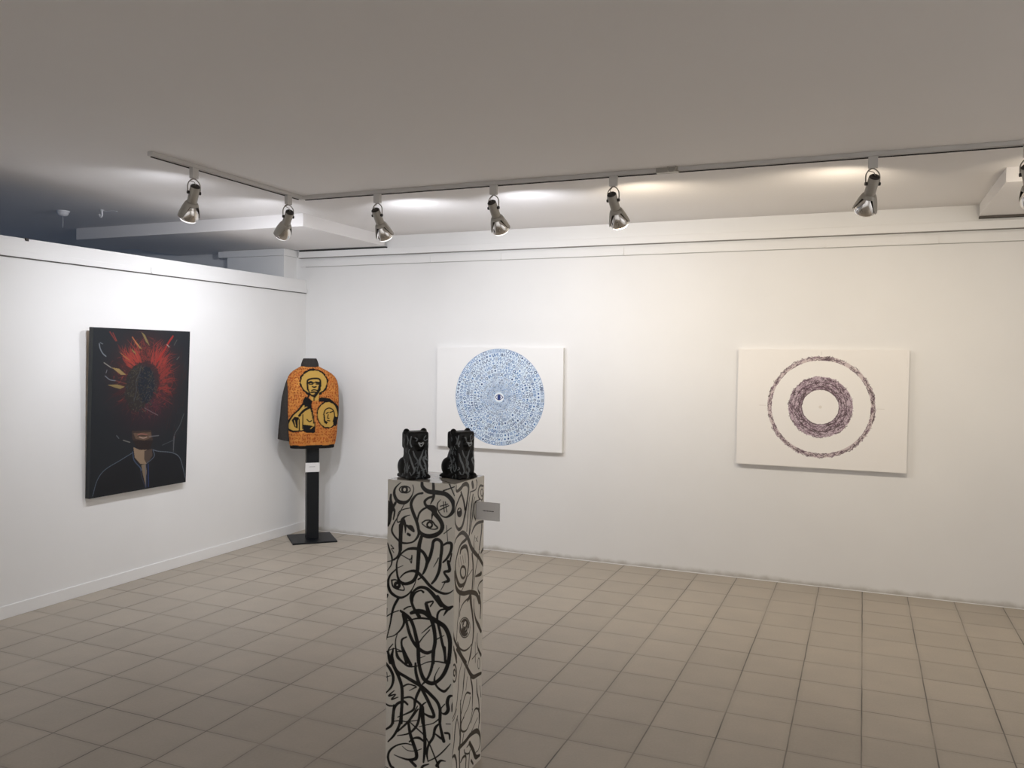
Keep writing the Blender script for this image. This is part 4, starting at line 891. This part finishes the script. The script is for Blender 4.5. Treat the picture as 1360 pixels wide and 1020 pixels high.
for k, (x, lb) in enumerate(((1.368, 'white picture-rail clip on the back wall, nearest the corner'), (2.068, 'white picture-rail clip above the blue disc painting'), (3.163, 'white picture-rail clip between the two white canvases'),
                             (4.712, 'white picture-rail clip above the violet ring canvas'), (5.483, 'white picture-rail clip on the back wall near the right soffit'))):
    bm = bmesh.new(); extrude_profile(bm, [(-.0122, 2.622), (-.0122, 2.562), (-.027, 2.562), (-.027, 2.578), (-.024, 2.578), (-.024, 2.566), (-.0165, 2.566), (-.0165, 2.622)], x - .006, x + .006)
    tag(obj('rail_clip', bm, M_trim), lb, 'clip', 'picture-rail clips')
yy = -1.92
bm = bmesh.new(); extrude_profile(bm, [(.0182, 2.352), (.0182, 2.312), (.031, 2.312), (.031, 2.316), (.022, 2.316), (.022, 2.352)], yy - .005, yy + .005, 'y')
tag(obj('rail_clip', bm, M_trim), 'small clip on the top board of the left wall, above the dark painting', 'clip')
bm = bmesh.new(); extrude_profile(bm, [(.0062, 2.4312), (.0062, 2.415), (.0175, 2.415), (.0175, 2.4345), (-.02, 2.4345), (-.02, 2.4312)], -2.945, -2.925, 'y')
tag(obj('wall_clip', bm, M_lampdark), 'tiny dark clip on the top edge of the left partition wall', 'clip')

# ------------------------------------------------------------------ light, camera
W = bpy.data.worlds.new('World'); SC.world = W; W.use_nodes = True
W.node_tree.nodes['Background'].inputs[0].default_value = (.30, .42, .68, 1)
W.node_tree.nodes['Background'].inputs[1].default_value = 0.5

# added fill spots without fixtures, bounced off the unseen rear and right walls
for k, (x, y, tx, ty) in enumerate(((1.6, -7.6, 1.0, Y_F), (4.2, -7.8, 4.2, Y_F), (6.6, -7.6, 7.0, Y_F), (6.9, -5.2, X_R, -5.0), (6.9, -2.9, X_R, -2.6))):
    ld = bpy.data.lights.new('rear_fill_spot', 'SPOT'); ld.energy = E_REAR; ld.spot_size = math.radians(140); ld.spot_blend = 1.0; ld.shadow_soft_size = .05; ld.color = (.98, .985, 1.02)
    lo = bpy.data.objects.new('rear_fill_spot', ld); COL.objects.link(lo); lo.location = (x, y, 2.55)
    lo.rotation_euler = Vector((tx - x, ty - y, -1.0)).to_track_quat('-Z', 'Y').to_euler()

cd = bpy.data.cameras.new('camera'); co = bpy.data.objects.new('camera', cd); COL.objects.link(co)
cd.sensor_fit = 'HORIZONTAL'; cd.sensor_width = 36.0; cd.lens = 36.0 * F_PX / 1360.0; cd.clip_start = 0.05
fw = Vector((math.sin(YAW) * math.cos(PITCH), math.cos(YAW) * math.cos(PITCH), math.sin(PITCH)))
rt = Vector((math.cos(YAW), -math.sin(YAW), 0)); up = rt.cross(fw)
r2 = rt * math.cos(ROLL) + up * math.sin(ROLL); u2 = -rt * math.sin(ROLL) + up * math.cos(ROLL)
co.matrix_world = Matrix.Translation(CAM) @ Matrix((r2, u2, -fw)).transposed().to_4x4()
SC.camera = co
SC.view_settings.view_transform = 'Standard'
SC.view_settings.look = 'None'
SC.view_settings.exposure = 0.0
SC.view_settings.gamma = 1.0
SC.view_settings.use_curve_mapping = False
